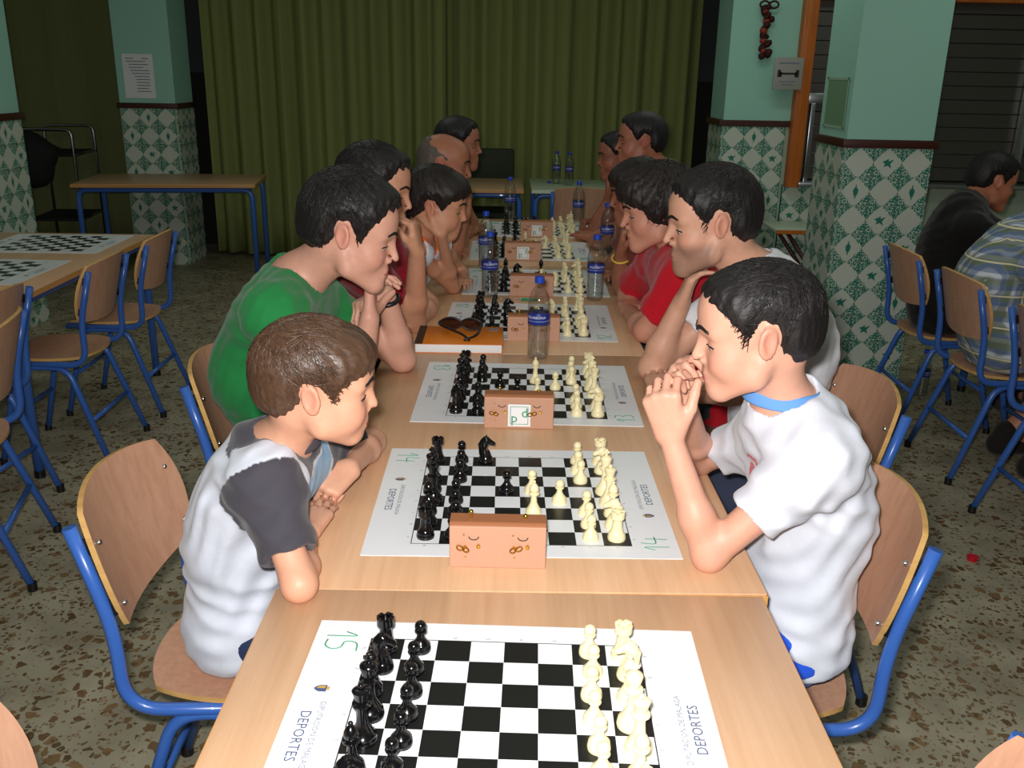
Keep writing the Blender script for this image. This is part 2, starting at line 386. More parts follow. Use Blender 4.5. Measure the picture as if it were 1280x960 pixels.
# hatch: orange wooden jamb, aluminium leaf, steel roller shutter of slats
wf = struct('window_1', box_me('hatch_jamb', (1.975, 6.48, 1.62), (.09, .12, 1.56), 0, .004), 'orange_wood', None, 'serving hatch with orange wooden jamb and aluminium shutters')
obj('head_rail', box_me('head_rail', (3.45, 6.5, 2.08), (2.9, .12, .1), 0, .004), 'orange_wood', wf)
obj('sill', box_me('sill', (3.4, 6.48, .865), (2.8, .2, .03), 0, .004), 'steel_frame', wf)
obj('leaf_frame', box_me('leaf_frame', (2.06, 6.46, 1.13), (.03, .04, .52), 0, .004), 'steel_frame', wf)
obj('leaf_rail', box_me('leaf_rail', (2.2, 6.47, 1.42), (.34, .03, .07), 0, .004), 'steel_frame', wf)
sl = fin((lambda b: (box(b, (0, 0, 0), (2.84, .02, .088), 0, .004), b)[1])(bmesh.new()), 'shutter_slat')
for k in range(13): obj('shutter_slat', sl, 'steel_shutter', wf, (3.45, 6.56, .93+.09*k))
obj('shutter_post', box_me('shutter_post', (3.52, 6.52, 1.45), (.05, .05, 1.15), 0, .004), 'steel_frame', wf)
# curtains
def curtain(name, x0, x1, y, mat, label, pitch, amp, ztop=3.0, z0=.03, seed=0):
    rnd = random.Random(seed); nx = int((x1-x0)/.018); nz = 10
    ph = []; a = 0; aa = []
    for i in range(nx+1):
        a += .018/pitch*2*PI*rnd.uniform(.55, 1.45); ph.append(a); aa.append(amp*rnd.uniform(.8, 1.2))
    v = []; f = []
    for i in range(nx+1):
        for j in range(nz+1):
            z = z0+(ztop-z0)*j/nz; sw = 1+.25*(1-j/nz)
            v.append((x0+(x1-x0)*i/nx, y+aa[i]*sw*math.sin(ph[i])+.35*amp*math.sin(ph[i]*.37+.4*j/nz), z))
    for i in range(nx):
        for j in range(nz):
            q = i*(nz+1)+j; f.append((q, q+nz+1, q+nz+2, q+1))
    me = bpy.data.meshes.new(name); me.from_pydata(v, [], f)
    for p in me.polygons: p.use_smooth = True
    o = obj(name, me, mat); md = o.modifiers.new('thick', 'SOLIDIFY'); md.thickness = .004
    return tag(o, label, 'curtain')
curtain('curtain', -2.46, -.47, 8.02, 'curtain_green', 'pleated green curtain panel beside the tiled pillar with the notice', .19, .045, seed=3)
curtain('curtain', -.50, 1.60, 8.08, 'curtain_green', 'pleated green curtain panel behind the white topped table', .21, .045, seed=4)
curtain('curtain', -4.6, -2.98, 8.3, 'curtain_olive', 'flat olive green curtain behind the trolley', .3, .008, seed=5)
# ---------------------------------------------------------------- tables
def table(loc, rz, label, lx=1.36, ly=.8, top='table_wood', edge='table_edge', legs=True, group=None):
    # long axis = local Y
    t = thing('school_table', label, 'table', (loc[0], loc[1], 0), rz, group)
    me = box_me('table_top', (0, 0, TZ-.0125), (ly, lx, .025), 0, .002); obj('table_top', me, top, t)
    e = bmesh.new()
    for sx in (-1, 1): box(e, (sx*(ly/2), 0, TZ-.0135), (.003, lx+.002, .022))
    for sy in (-1, 1): box(e, (0, sy*lx/2, TZ-.0135), (ly+.002, .003, .022))
    obj('edge_band', fin(e, 'edge_band'), edge, t)
    ix, iy = ly/2-.05, lx/2-.03
    for sx in (-1, 1):
        pts = fillet([(sx*ix, -iy, 0.01), (sx*ix, -iy, TZ-.045), (sx*ix, iy, TZ-.045), (sx*ix, iy, .01)], .07, 5)
        obj('leg_frame', tube_me('leg_frame', pts, .019, 10), 'blue_metal', t)
    for sy in (-1, 1):
        obj('cross_rail', tube_me('cross_rail', [(-ix, sy*(iy-.03), TZ-.045), (ix, sy*(iy-.03), TZ-.045)], .014, 8), 'blue_metal', t)
    for sx in (-1, 1):
        for sy in (-1, 1): obj('foot_cap', lathe_me('foot_cap', [(0, 0), (.021, 0), (.021, .03), (0, .03)], 10), 'black_plastic', t, (sx*ix, sy*iy, 0))
    return t
TG = 'joined playing tables'
table((.030, 1.343-.68), -.01, 'beech school table carrying the chess mat numbered 15', group=TG)
table((.048, 1.346+.68), .0, 'beech school table carrying the mats numbered 14 and 13', group=TG)
table((.045, 1.348+1.36+.68), .0, 'beech school table carrying the orange notebook', group=TG)
table((.100, 1.350+2.72+.68), .0, 'beech school table at the curtain end of the playing row', group=TG)
table((-2.165, 4.035), 0, 'beech school table with two empty chess mats')
table((-2.49, 7.18), PI/2+.12, 'empty spare table with blue frame before the tiled pillar', 1.28, .72)
table((-.25, 7.22), PI/2, 'plain wooden table against the green curtain', .8, .75)
table((.62, 7.24), PI/2, 'white topped table holding two bottles before the curtain', .82, .75, 'white_laminate', 'white_laminate')
table((2.78, 3.7), 0, 'school table in front of the person in the plaid shirt', 1.9, .8)
# ---------------------------------------------------------------- chairs
def make_chair():
    t = thing('school_chair', 'x', 'chair')
    R = .0125
    for s in (-1, 1):
        y = s*.19
        side = fillet([(-.238, y, .80), (-.185, y, .60), (-.185, y*.98, .425), (.17, y*.9, .425)], .075, 7)
        obj('back_post', tube_me('back_post', side, R, 10), 'blue_metal', t)
        leg = fillet([(-.235, y*1.05, .012), (-.10, y*.93, .412), (.10, y*.93, .412), (.20, y*1.02, .012)], .06, 6)
        obj('leg_frame', tube_me('leg_frame', leg, R, 10), 'blue_metal', t)
        for (fx, fy) in ((-.235, y*1.05), (.20, y*1.02)):
            obj('foot_cap', lathe_me('foot_cap', [(0, 0), (.015, 0), (.0145, .028), (0, .028)], 10), 'black_plastic', t, (fx, fy, 0))
    for (sx, z) in ((-.174, .19), (.153, .2)):
        obj('stretcher', tube_me('stretcher', [(sx, -.188, z), (sx, .188, z)], .0095, 8), 'blue_metal', t)
    obj('seat_rail', tube_me('seat_rail', [(.16, -.17, .425), (.16, .17, .425)], .011, 8), 'blue_metal', t)
    # seat: rounded ply panel dished towards the back, waterfall front
    def panel(name, w, h, rad, curve, th, nu=16, nv=14, sq=.26):
        bm = bmesh.new(); top = {}; 
        def rr(u, v):     # squircle mapping of the unit square
            a, b = u*math.sqrt(1-sq*v*v), v*math.sqrt(1-sq*u*u)
            return a*w/2, b*h/2
        for sgn in (1, -1):
            for i in range(nu+1):
                for j in range(nv+1):
                    a, b = rr(-1+2*i/nu, -1+2*j/nv); p, nn = curve(a, b)
                    top[sgn, i, j] = bm.verts.new(p+nn*sgn*th/2)
        for sgn in (1, -1):
            for i in range(nu):
                for j in range(nv):
                    f = bm.faces.new((top[sgn, i, j], top[sgn, i+1, j], top[sgn, i+1, j+1], top[sgn, i, j+1])); f.smooth = True
        edge = [(i, 0) for i in range(nu)]+[(nu, j) for j in range(nv)]+[(i, nv) for i in range(nu, 0, -1)]+[(0, j) for j in range(nv, 0, -1)]
        for k in range(len(edge)):
            a, b = edge[k], edge[(k+1) % len(edge)]
            f = bm.faces.new((top[1, a[0], a[1]], top[1, b[0], b[1]], top[-1, b[0], b[1]], top[-1, a[0], a[1]])); f.material_index = 1
        me = fin(bm, name, False); me.materials.append(M['chair_wood']); me.materials.append(M['chair_edge'])
        for p in me.polygons: p.use_smooth = p.material_index == 0
        me.set_sharp_from_angle(angle=math.radians(50))
        return me
    def seat_c(a, b):
        z = .446-.012*math.exp(-((a+.03)/.12)**2)*(1-(b/.2)**2)-(.9*max(0, a-.11)**2*4); return Vector((a+.012, b, z)), Vector((0, 0, 1))
    obj('seat', panel('seat', .385, .365, .05, seat_c, .011, sq=.36), None, t)
    ca = Vector((-.255, 0, 1)).normalized()
    def back_c(a, b):     # a across (y), b along the post
        base = Vector((-.213, 0, .708))+ca*b; bow = -.045*(1-(a/.2)**2)+.028
        return base+Vector((bow, a, 0)), Vector((1, 0, .25)).normalized()
    obj('backrest', panel('backrest', .40, .262, .05, back_c, .011), None, t)
    for s in (-1, 1):
        for b in (-.062, .062):
            p = Vector((-.211, 0, .70))+ca*b+Vector((.022, s*.165, 0))
            obj('screw', lathe_me('screw', [(0, .003), (.004, .002), (.0055, 0), (.0055, -.003)], 8), 'screw_metal', t, p+Vector((.004, 0, 0)), (0, PI/2-.25, 0))
            obj('spacer', box_me('spacer', (0, 0, 0), (.016, .012, .03), 0, .002), 'black_plastic', t, p+Vector((-.012, s*.018, 0)), (0, -.25, 0))
    return t
_ch = make_chair(); _used = [False]
def chair(x, y, rz, label, group=None):
    if not _used[0]:
        _used[0] = True; _ch.location = (x, y, 0); _ch.rotation_euler = (0, 0, rz); tag(_ch, label, None, group); return _ch
    r = dup(_ch, (x, y, 0), rz, label)
    if group: r['group'] = group
    return r
CG = 'school chairs'
chair(-.497, 1.625, 0, 'beech and blue steel chair of the person with dark grey sleeves', CG)
chair(.503, 1.585, PI, 'beech and blue steel chair of the person with the blue collar', CG)
chair(-.545, 2.375, 0, 'beech and blue steel chair of the person in green', CG)
chair(.715, 2.225, PI+.03, 'beech and blue steel chair of the person in a plain white T-shirt', CG)
chair(-.52, 3.02, 0, 'beech and blue steel chair of the person in dark red facing the ivory pieces', CG)
chair(.72, 2.975, PI, 'beech and blue steel chair of the person in bright red behind the ivory pieces', CG)
chair(-.48, 3.66, 0, 'beech and blue steel chair of the person in the orange trimmed vest', CG)
chair(.74, 3.62, PI, 'beech and blue steel chair of the person wearing a yellow wristband', CG)
chair(-.46, 4.37, 0, 'beech and blue steel chair of the person in navy next to the orange trimmed vest', CG)
chair(.80, 4.335, PI, 'beech and blue steel chair of the person in olive behind the farthest ivory pieces', CG)
chair(-.44, 4.95, 0, 'blue steel chair of the person in grey at the curtain end, black side', CG)
chair(.80, 4.95, PI, 'blue steel chair of the person in maroon at the curtain end, ivory side', CG)
chair(-.435, .815, 0, 'empty beech chair pulled up to the table with mat 15, on the black side', CG)
chair(.40, .735, PI, 'empty beech chair pulled up to the table with mat 15, on the white side', CG)
chair(-1.80, 4.265, PI, 'empty beech chair at the table with empty mats, nearest the spare table', CG)
chair(-1.815, 3.695, PI, 'empty beech chair in the middle of the side of the table with empty mats', CG)
chair(-1.93, 3.08, PI-.1, 'empty beech chair by the leg of the table with empty mats', CG)
chair(-1.72, 2.68, PI+.25, 'empty beech chair standing apart beyond the table with empty mats', CG)
chair(2.06, 4.2, 0, 'beech and blue steel chair of the person in black by the tiled pillar', CG)
chair(2.055, 3.63, 0, 'beech and blue steel chair of the person in the plaid shirt', CG)
chair(2.03, 2.975, 0, 'beech and blue steel chair of the person in crimson next to the plaid shirt', CG)
chair(.52, 6.50, PI/2, 'empty beech chair facing the white topped table by the curtain', CG)
# ================================================================ people: signed-distance bodies polygonised with surface nets
V = lambda *a: np.array(a, np.float64)
def unit(v): v = np.asarray(v, float); return v/np.linalg.norm(v)
class Field:
    def __init__(s, lo, hi, h):
        s.o = np.asarray(lo, float); s.h = h; n = np.ceil((np.asarray(hi)-s.o)/h).astype(int)+1; s.n = n
        s.D = np.full(n, .04, np.float32)
    def win(s, lo, hi):
        a = np.clip(np.floor((lo-s.o)/s.h).astype(int), 0, s.n-1); b = np.clip(np.ceil((hi-s.o)/s.h).astype(int)+1, 1, s.n)
        if (b-a < 1).any(): return None
        g = [(s.o[i]+s.h*np.arange(a[i], b[i])).astype(np.float32) for i in range(3)]
        return (slice(a[0], b[0]), slice(a[1], b[1]), slice(a[2], b[2])), (g[0][:, None, None], g[1][None, :, None], g[2][None, None, :])
    def op(s, prim, k=.01, mode='u', infl=0.):
        lo, hi = pbox(prim, infl); pad = k+4*s.h
        w_ = s.win(lo-pad, hi+pad)
        if w_ is None: return
        sl_, g = w_; d = peval(prim, g)-np.float32(infl); a = s.D[sl_]
        if mode == 'u':
            m = np.maximum(k-np.abs(a-d), 0)/k; s.D[sl_] = np.minimum(a, d)-m*m*(k*.25)
        else:
            m = np.maximum(k-np.abs(a+d), 0)/k; s.D[sl_] = np.maximum(a, -d)+m*m*(k*.25)
    def grid(s):
        return tuple((s.o[i]+s.h*np.arange(s.n[i])).astype(np.float32).reshape([-1 if j == i else 1 for j in range(3)]) for i in range(3))
def pbox(p, infl=0):
    if p[0] in ('c', 'cc'):
        r = max(p[3], p[4])+infl; return np.minimum(p[1], p[2])-r, np.maximum(p[1], p[2])+r
    if p[0] == 'e':
        e = np.sqrt(((p[2].T*p[3])**2).sum(1))+infl; return p[1]-e, p[1]+e
def peval(p, g):
    X, Y, Z = g
    if p[0] in ('c', 'cc'):
        a, b, ra, rb = p[1:5]; ba = b-a; L2 = float(ba@ba)
        x, y, z = X-np.float32(a[0]), Y-np.float32(a[1]), Z-np.float32(a[2])
        tt = (x*np.float32(ba[0]/L2)+y*np.float32(ba[1]/L2))+z*np.float32(ba[2]/L2)
        t = np.clip(tt, 0, 1)
        d = np.sqrt((x-t*np.float32(ba[0]))**2+(y-t*np.float32(ba[1]))**2+(z-t*np.float32(ba[2]))**2)-(np.float32(ra)+t*np.float32(rb-ra))
        if p[0] == 'cc': d = np.maximum(d, (tt-1)*np.float32(math.sqrt(L2)))
        return d
    c, R_, r = p[1:4]
    x, y, z = X-np.float32(c[0]), Y-np.float32(c[1]), Z-np.float32(c[2])
    q = [(x*np.float32(R_[i, 0])+y*np.float32(R_[i, 1]))+z*np.float32(R_[i, 2]) for i in range(3)]
    k0 = np.sqrt(sum((q[i]/np.float32(r[i]))**2 for i in range(3))); k1 = np.sqrt(sum((q[i]/np.float32(r[i]**2))**2 for i in range(3)))
    return k0*(k0-1)/np.maximum(k1, 1e-6)
_CO = [(0, 0, 0), (1, 0, 0), (0, 1, 0), (1, 1, 0), (0, 0, 1), (1, 0, 1), (0, 1, 1), (1, 1, 1)]
_ED = [(a, b) for a in range(8) for b in range(a+1, 8) if bin(a ^ b).count('1') == 1]
def nets(F):
    D = F.D; S = D < 0; nx, ny, nz = D.shape
    anyc = np.zeros((nx-1, ny-1, nz-1), bool); allc = np.ones_like(anyc)
    for (i, j, k) in _CO:
        q = S[i:nx-1+i, j:ny-1+j, k:nz-1+k]; anyc |= q; allc &= q
    act = anyc & ~allc; I = np.argwhere(act); n = len(I)
    vid = np.full(act.shape, -1, np.int32); vid[act] = np.arange(n)
    vals = np.stack([D[I[:, 0]+c[0], I[:, 1]+c[1], I[:, 2]+c[2]] for c in _CO], 1)
    pos = np.zeros((n, 3)); cnt = np.zeros(n)
    for a, b in _ED:
        m = (vals[:, a] < 0) != (vals[:, b] < 0); va, vb = vals[m, a], vals[m, b]; t = (va/(va-vb))[:, None]
        pos[m] += np.array(_CO[a])*(1-t)+np.array(_CO[b])*t; cnt[m] += 1
    v = F.o+(I+pos/cnt[:, None])*F.h
    fs = []
    for ax in range(3):
        sa = [slice(1, -1)]*3; sb = [slice(1, -1)]*3; sa[ax] = slice(0, -1); sb[ax] = slice(1, None)
        A, B = S[tuple(sa)], S[tuple(sb)]; E_ = np.argwhere(A != B); 
        if len(E_) == 0: continue
        ins = A[tuple(E_.T)]
        E_ = E_+np.array([0 if i == ax else 1 for i in range(3)])
        u_, w_ = (ax+1) % 3, (ax+2) % 3; du = np.zeros(3, int); dw = np.zeros(3, int); du[u_] = 1; dw[w_] = 1
        q = [vid[tuple((E_-o).T)] for o in (du*0, du, du+dw, dw)]
        q = np.stack(q, 1); q[~ins] = q[~ins][:, ::-1]; fs.append(q)
    f = np.concatenate(fs); f = f[(f >= 0).all(1)]
    return v, f
def np_mesh(name, v, f, col=None, origin=None):
    me = bpy.data.meshes.new(name); n = len(f); kk = f.shape[1]
    if origin is not None: v = v-np.asarray(origin)
    me.vertices.add(len(v)); me.vertices.foreach_set('co', np.ascontiguousarray(v, np.float32).ravel())
    me.loops.add(n*kk); me.loops.foreach_set('vertex_index', np.ascontiguousarray(f, np.int32).ravel())
    me.polygons.add(n); me.polygons.foreach_set('loop_start', np.arange(0, n*kk, kk, dtype=np.int32)); me.polygons.foreach_set('loop_total', np.full(n, kk, np.int32))
    me.polygons.foreach_set('use_smooth', np.ones(n, bool))
    if col is not None:
        ca = me.color_attributes.new('Col', 'FLOAT_COLOR', 'POINT'); c4 = np.ones((len(v), 4), np.float32); c4[:, :3] = col; ca.data.foreach_set('color', c4.ravel())
    me.update(); me.validate(); return me
def lin(c): return np.array(srgb(*c)[:3])
def attr_mat(name, rough, spec, nscale, bump, sheen=0, dist=.002, sss=0):
    m, n, b = nt(name); a = N(n, 'ShaderNodeVertexColor', layer_name='Col'); t = N(n, 'ShaderNodeTexCoord')
    no = N(n, 'ShaderNodeTexNoise'); no.inputs['Scale'].default_value = nscale; no.inputs['Detail'].default_value = 3; n.links.new(t.outputs['Object'], no.inputs['Vector'])
    mr = N(n, 'ShaderNodeMapRange'); mr.inputs[3].default_value = .9; mr.inputs[4].default_value = 1.1; n.links.new(no.outputs[0], mr.inputs[0])
    mx = N(n, 'ShaderNodeMix', data_type='RGBA', blend_type='MULTIPLY'); mx.inputs[0].default_value = 1
    n.links.new(a.outputs[0], mx.inputs[6]); n.links.new(mr.outputs[0], mx.inputs[7]); n.links.new(mx.outputs[2], b.inputs['Base Color'])
    b.inputs['Roughness'].default_value = rough; b.inputs['Specular IOR Level'].default_value = spec; b.inputs['Sheen Weight'].default_value = sheen
    if sss:
        b.inputs['Subsurface Weight'].default_value = sss; b.inputs['Subsurface Radius'].default_value = (.012, .005, .003); b.inputs['Subsurface Scale'].default_value = 1
    bp = N(n, 'ShaderNodeBump'); bp.inputs['Strength'].default_value = bump; bp.inputs['Distance'].default_value = dist
    n.links.new(no.outputs[0], bp.inputs['Height']); n.links.new(bp.outputs[0], b.inputs['Normal'])
attr_mat('skin', .48, .4, 55, .12, 0, .0015); attr_mat('cloth', .85, .2, 28, .25, .15, .004)
def hair_mat(name, c1, c2, rough=.55):
    m, n, b = nt(name); t = N(n, 'ShaderNodeTexCoord'); mp = N(n, 'ShaderNodeMapping'); mp.inputs['Scale'].default_value = (60, 260, 90); n.links.new(t.outputs['Object'], mp.inputs[0])
    no = N(n, 'ShaderNodeTexNoise'); no.inputs['Scale'].default_value = 1; no.inputs['Detail'].default_value = 3; n.links.new(mp.outputs[0], no.inputs['Vector'])
    mx = N(n, 'ShaderNodeMix', data_type='RGBA'); mx.inputs[6].default_value = srgb(*c1); mx.inputs[7].default_value = srgb(*c2); n.links.new(no.outputs[0], mx.inputs[0]); n.links.new(mx.outputs[2], b.inputs['Base Color'])
    b.inputs['Roughness'].default_value = rough; b.inputs['Specular IOR Level'].default_value = .45
    bp = N(n, 'ShaderNodeBump'); bp.inputs['Strength'].default_value = .5; bp.inputs['Distance'].default_value = .003; n.links.new(no.outputs[0], bp.inputs['Height']); n.links.new(bp.outputs[0], b.inputs['Normal'])
hair_mat('hair_brown', (52, 36, 26), (98, 72, 54), .4); hair_mat('hair_dark', (20, 15, 14), (42, 33, 30)); hair_mat('hair_black', (14, 12, 13), (32, 28, 28)); hair_mat('hair_grey', (70, 62, 56), (110, 100, 92))
plain('eye_white', srgb(196, 184, 174), .2); plain('eye_dark', srgb(34, 22, 16), .15); plain('lash', srgb(30, 20, 16), .6); plain('lip_line', srgb(130, 66, 56), .5); plain('nail', srgb(240, 190, 170), .3)
def plaid():
    m, n, b = nt('plaid_cloth'); t = N(n, 'ShaderNodeTexCoord'); s = N(n, 'ShaderNodeSeparateXYZ'); n.links.new(t.outputs['Object'], s.inputs[0])
    def wave(src, f, ph, lo, hi):
        a = N(n, 'ShaderNodeMath', operation='MULTIPLY_ADD'); a.inputs[1].default_value = f; a.inputs[2].default_value = ph; n.links.new(src, a.inputs[0])
        c = N(n, 'ShaderNodeMath', operation='SINE'); n.links.new(a.outputs[0], c.inputs[0])
        mr = N(n, 'ShaderNodeMapRange'); mr.inputs[1].default_value = lo; mr.inputs[2].default_value = hi; n.links.new(c.outputs[0], mr.inputs[0]); return mr.outputs[0]
    sm = N(n, 'ShaderNodeMath', operation='ADD'); n.links.new(s.outputs[0], sm.inputs[0]); n.links.new(s.outputs[1], sm.inputs[1])
    d1 = sm.outputs[0]; d2 = s.outputs[2]; cur = None
    base = srgb(214, 222, 230)
    for src, f, ph, lo, hi, col, fac in ((d1, 110, 0, -.2, .5, srgb(96, 112, 84), .75), (d2, 100, 1, -.2, .5, srgb(96, 112, 84), .7), (d1, 110, 2.4, .5, .8, srgb(60, 96, 150), .6), (d2, 100, 3.2, .5, .8, srgb(60, 96, 150), .6), (d1, 55, .4, .985, .99, srgb(240, 230, 190), .9), (d2, 50, .9, .985, .99, srgb(240, 230, 190), .9)):
        wv = wave(src, f, ph, lo, hi); mu = N(n, 'ShaderNodeMath', operation='MULTIPLY'); mu.inputs[1].default_value = fac; n.links.new(wv, mu.inputs[0])
        mx = N(n, 'ShaderNodeMix', data_type='RGBA'); mx.inputs[7].default_value = col; n.links.new(mu.outputs[0], mx.inputs[0])
        if cur is None: mx.inputs[6].default_value = base
        else: n.links.new(cur, mx.inputs[6])
        cur = mx.outputs[2]
    n.links.new(cur, b.inputs['Base Color']); b.inputs['Roughness'].default_value = .85; b.inputs['Specular IOR Level'].default_value = .2
plaid()
EYE = np.eye(3)
def rot_head(yaw, pitch, roll=0):
    f = V(math.cos(yaw)*math.cos(pitch), math.sin(yaw)*math.cos(pitch), -math.sin(pitch)); l = V(-math.sin(yaw), math.cos(yaw), 0); u = np.cross(f, l)
    l2 = l*math.cos(roll)+u*math.sin(roll); u2 = np.cross(f, l2); return np.stack([f, l2, u2])     # rows: fwd, left, up
def head_prims(child=0., gaunt=0.):
    q = 1-.16*child        # lower face height
    L = []
    L.append((('e', V(-.013, 0, .043), EYE, V(.096, .0735, .079)), .01, 'u'))
    L.append((('e', V(.030, 0, -.010), EYE, V(.056, .058, .080)), .03, 'u'))
    L.append((('e', V(.052, 0, .052), EYE, V(.036, .056, .042)), .03, 'u'))
    L.append((('e', V(-.045, 0, -.005), EYE, V(.052, .055, .055)), .03, 'u'))
    cx = .073-.010*child; cz = -.098*q
    for s in (-1, 1):
        L.append((('c', V(-.004, s*.050, -.040*q), V(.010, s*.046, -.068*q), .015, .014), .025, 'u'))
        L.append((('c', V(.010, s*.046, -.068*q), V(cx-.004, s*.013, cz), .015, .015), .022, 'u'))
        L.append((('e', V(.050, s*.036, -.034), EYE, V(.028, .024, .028)*(1+.12*child-.1*gaunt)), .025, 'u'))
        L.append((('c', V(.080, s*.012, .024), V(.066, s*.046, .022), .009, .009), .018, 'u'))
    L.append((('c', V(.030, 0, -.060*q), V(cx, 0, cz+.004), .034, .0165), .03, 'u'))
    L.append((('e', V(.074-.006*child, 0, -.060*q), EYE, V(.021, .026, .026*q)), .018, 'u'))
    for s in (-1, 1):
        L.append((('e', V(.094, s*.032, .001), EYE, V(.017, .017, .011)), .014, 's'))
        L.append((('e', V(.0665, s*.031, .002), EYE, V(.0140, .0150, .0125)), .005, 'u'))
    tip = V(.1065-.006*child, 0, -.027+.004*child)
    L.append((('c', V(.083, 0, .016), tip, .0070, .0080), .016, 'u'))
    for s in (-1, 1): L.append((('e', V(tip[0]-.015, s*.0115, tip[2]-.007), EYE, V(.0095, .0066, .0066)), .006, 'u'))
    mz = -.060*q
    L.append((('c', V(.0900-.006*child, -.014, mz+.002), V(.0900-.006*child, .014, mz+.002), .0054, .0054), .008, 'u'))
    L.append((('c', V(.0880-.006*child, -.012, mz-.010), V(.0880-.006*child, .012, mz-.010), .0062, .0062), .008, 'u'))
    for s in (-1, 1):
        ca, sa = math.cos(s*.38), math.sin(s*.38); Re = np.array([[ca, sa, 0], [-sa, ca, 0], [0, 0, 1.]])
        tl = .18; Rt = np.array([[math.cos(tl), 0, math.sin(tl)], [0, 1, 0], [-math.sin(tl), 0, math.cos(tl)]]); Re = Re@Rt
        L.append((('e', V(-.014, s*.0765, .004), Re, V(.0175, .0080, .0295)), .006, 'u'))
        L.append((('e', V(-.014, s*.0765, .004)+Re[1]*s*.0070, Re, V(.0118, .0068, .0215)), .003, 's'))
        L.append((('e', V(-.004, s*.0755, -.006)+Re[1]*s*.0035, Re, V(.0055, .004, .008)), .004, 'u'))
    return L
def xf(prim, o, R_, s):
    if prim[0] in ('c', 'cc'): return (prim[0], o+s*(R_.T@prim[1]), o+s*(R_.T@prim[2]), prim[3]*s, prim[4]*s)
    return ('e', o+s*(R_.T@prim[1]), prim[2]@R_, prim[3]*s)
FINGERS = [(.030, .088, (.040, .025, .019), .0088), (.010, .092, (.045, .028, .020), .0090), (-.011, .089, (.041, .026, .019), .0086), (-.030, .081, (.032, .020, .017), .0076)]
def hand_prims(wr, d, n_, left, sc, curl, thumb=(.6, .55, .35), tcurl=.4, spread=.0):
    d = unit(d); n_ = unit(np.asarray(n_)-d*np.dot(n_, d)); t = np.cross(n_, d) if left else np.cross(d, n_)
    L = []; tips = []
    for i, (o, l, seg, r) in enumerate(FINGERS):
        b0 = wr+sc*(d*.006+t*o*.55); kn = wr+sc*(d*l+t*o-n_*.004*(1-abs(o)/.03))
        L.append((('c', b0, kn, .0155*sc, .0118*sc), .012*sc, 'u'))
        a = 0; p0 = kn; dd0 = unit(d+t*o*spread*10); cs = curl[i] if isinstance(curl[0], (tuple, list)) else curl
        for j in range(3):
            a += cs[j]; v = math.cos(a)*dd0+math.sin(a)*n_; p1 = p0+v*seg[j]*sc
            rr = r*sc*(1-.09*j); L.append((('c', p0, p1, rr*1.04, rr*.93), .0035*sc, 'u')); p0 = p1
        tips.append((p0, v))
    p0 = wr+sc*(d*.022+t*.024+n_*.004); v = unit(thumb[0]*d+thumb[1]*t+thumb[2]*n_); p1 = p0+v*.042*sc
    L.append((('c', p0, p1, .0175*sc, .0125*sc), .012*sc, 'u'))
    v2 = unit(v*math.cos(tcurl)+math.sin(tcurl)*unit(.55*d+.3*n_-.6*t)); p2 = p1+v2*.031*sc; L.append((('c', p1, p2, .0118*sc, .0108*sc), .004*sc, 'u'))
    p3 = p2+unit(v2+.25*n_)*.024*sc; L.append((('c', p2, p3, .0108*sc, .0088*sc), .003*sc, 'u'))
    return L
def poly_sd(px, pz, poly):       # signed distance to a 2-D polygon (negative inside)
    d = np.full(np.broadcast(px, pz).shape, 1e3, np.float32); s = np.ones_like(d); n = len(poly)
    for i in range(n):
        a = poly[i]; b = poly[i-1]; ex, ez = b[0]-a[0], b[1]-a[1]; wx, wz = px-np.float32(a[0]), pz-np.float32(a[1])
        t = np.clip((wx*np.float32(ex)+wz*np.float32(ez))/np.float32(ex*ex+ez*ez), 0, 1); d = np.minimum(d, (wx-ex*t)**2+(wz-ez*t)**2)
        c1 = pz >= a[1]; c2 = pz < b[1]; c3 = ex*wz > ez*wx
        fl_ = (c1 & c2 & c3) | (~c1 & ~c2 & ~c3); s = np.where(fl_, -s, s)
    return s*np.sqrt(d)
HSTYLE = {
 'short': [(.25, .080), (.083, .084), (.066, .074), (.054, .050), (.038, .020), (.030, -.022), (.014, -.026), (.012, .012), (-.008, .040), (-.034, .030), (-.040, -.020), (-.052, -.050), (-.25, -.058), (-.25, -.4), (.25, -.4)],
 'fringe': [(.25, .046), (.100, .050), (.078, .040), (.058, .034), (.044, .014), (.036, -.010), (.016, -.014), (.012, .010), (-.004, .030), (-.032, .026), (-.040, -.020), (-.056, -.048), (-.25, -.055), (-.25, -.4), (.25, -.4)],
 'mop': [(.25, .040), (.10, .044), (.078, .026), (.056, .010), (.044, -.022), (.030, -.052), (-.02, -.060), (-.056, -.070), (-.25, -.075), (-.25, -.4), (.25, -.4)],
 'bald': [(.25, .30), (-.055, .30), (-.060, .085), (-.030, .060), (.012, .040), (.022, .005), (.014, -.005), (.010, .012), (-.008, .040), (-.034, .030), (-.040, -.020), (-.052, -.045), (-.25, -.05), (-.25, -.4), (.25, -.4)]}
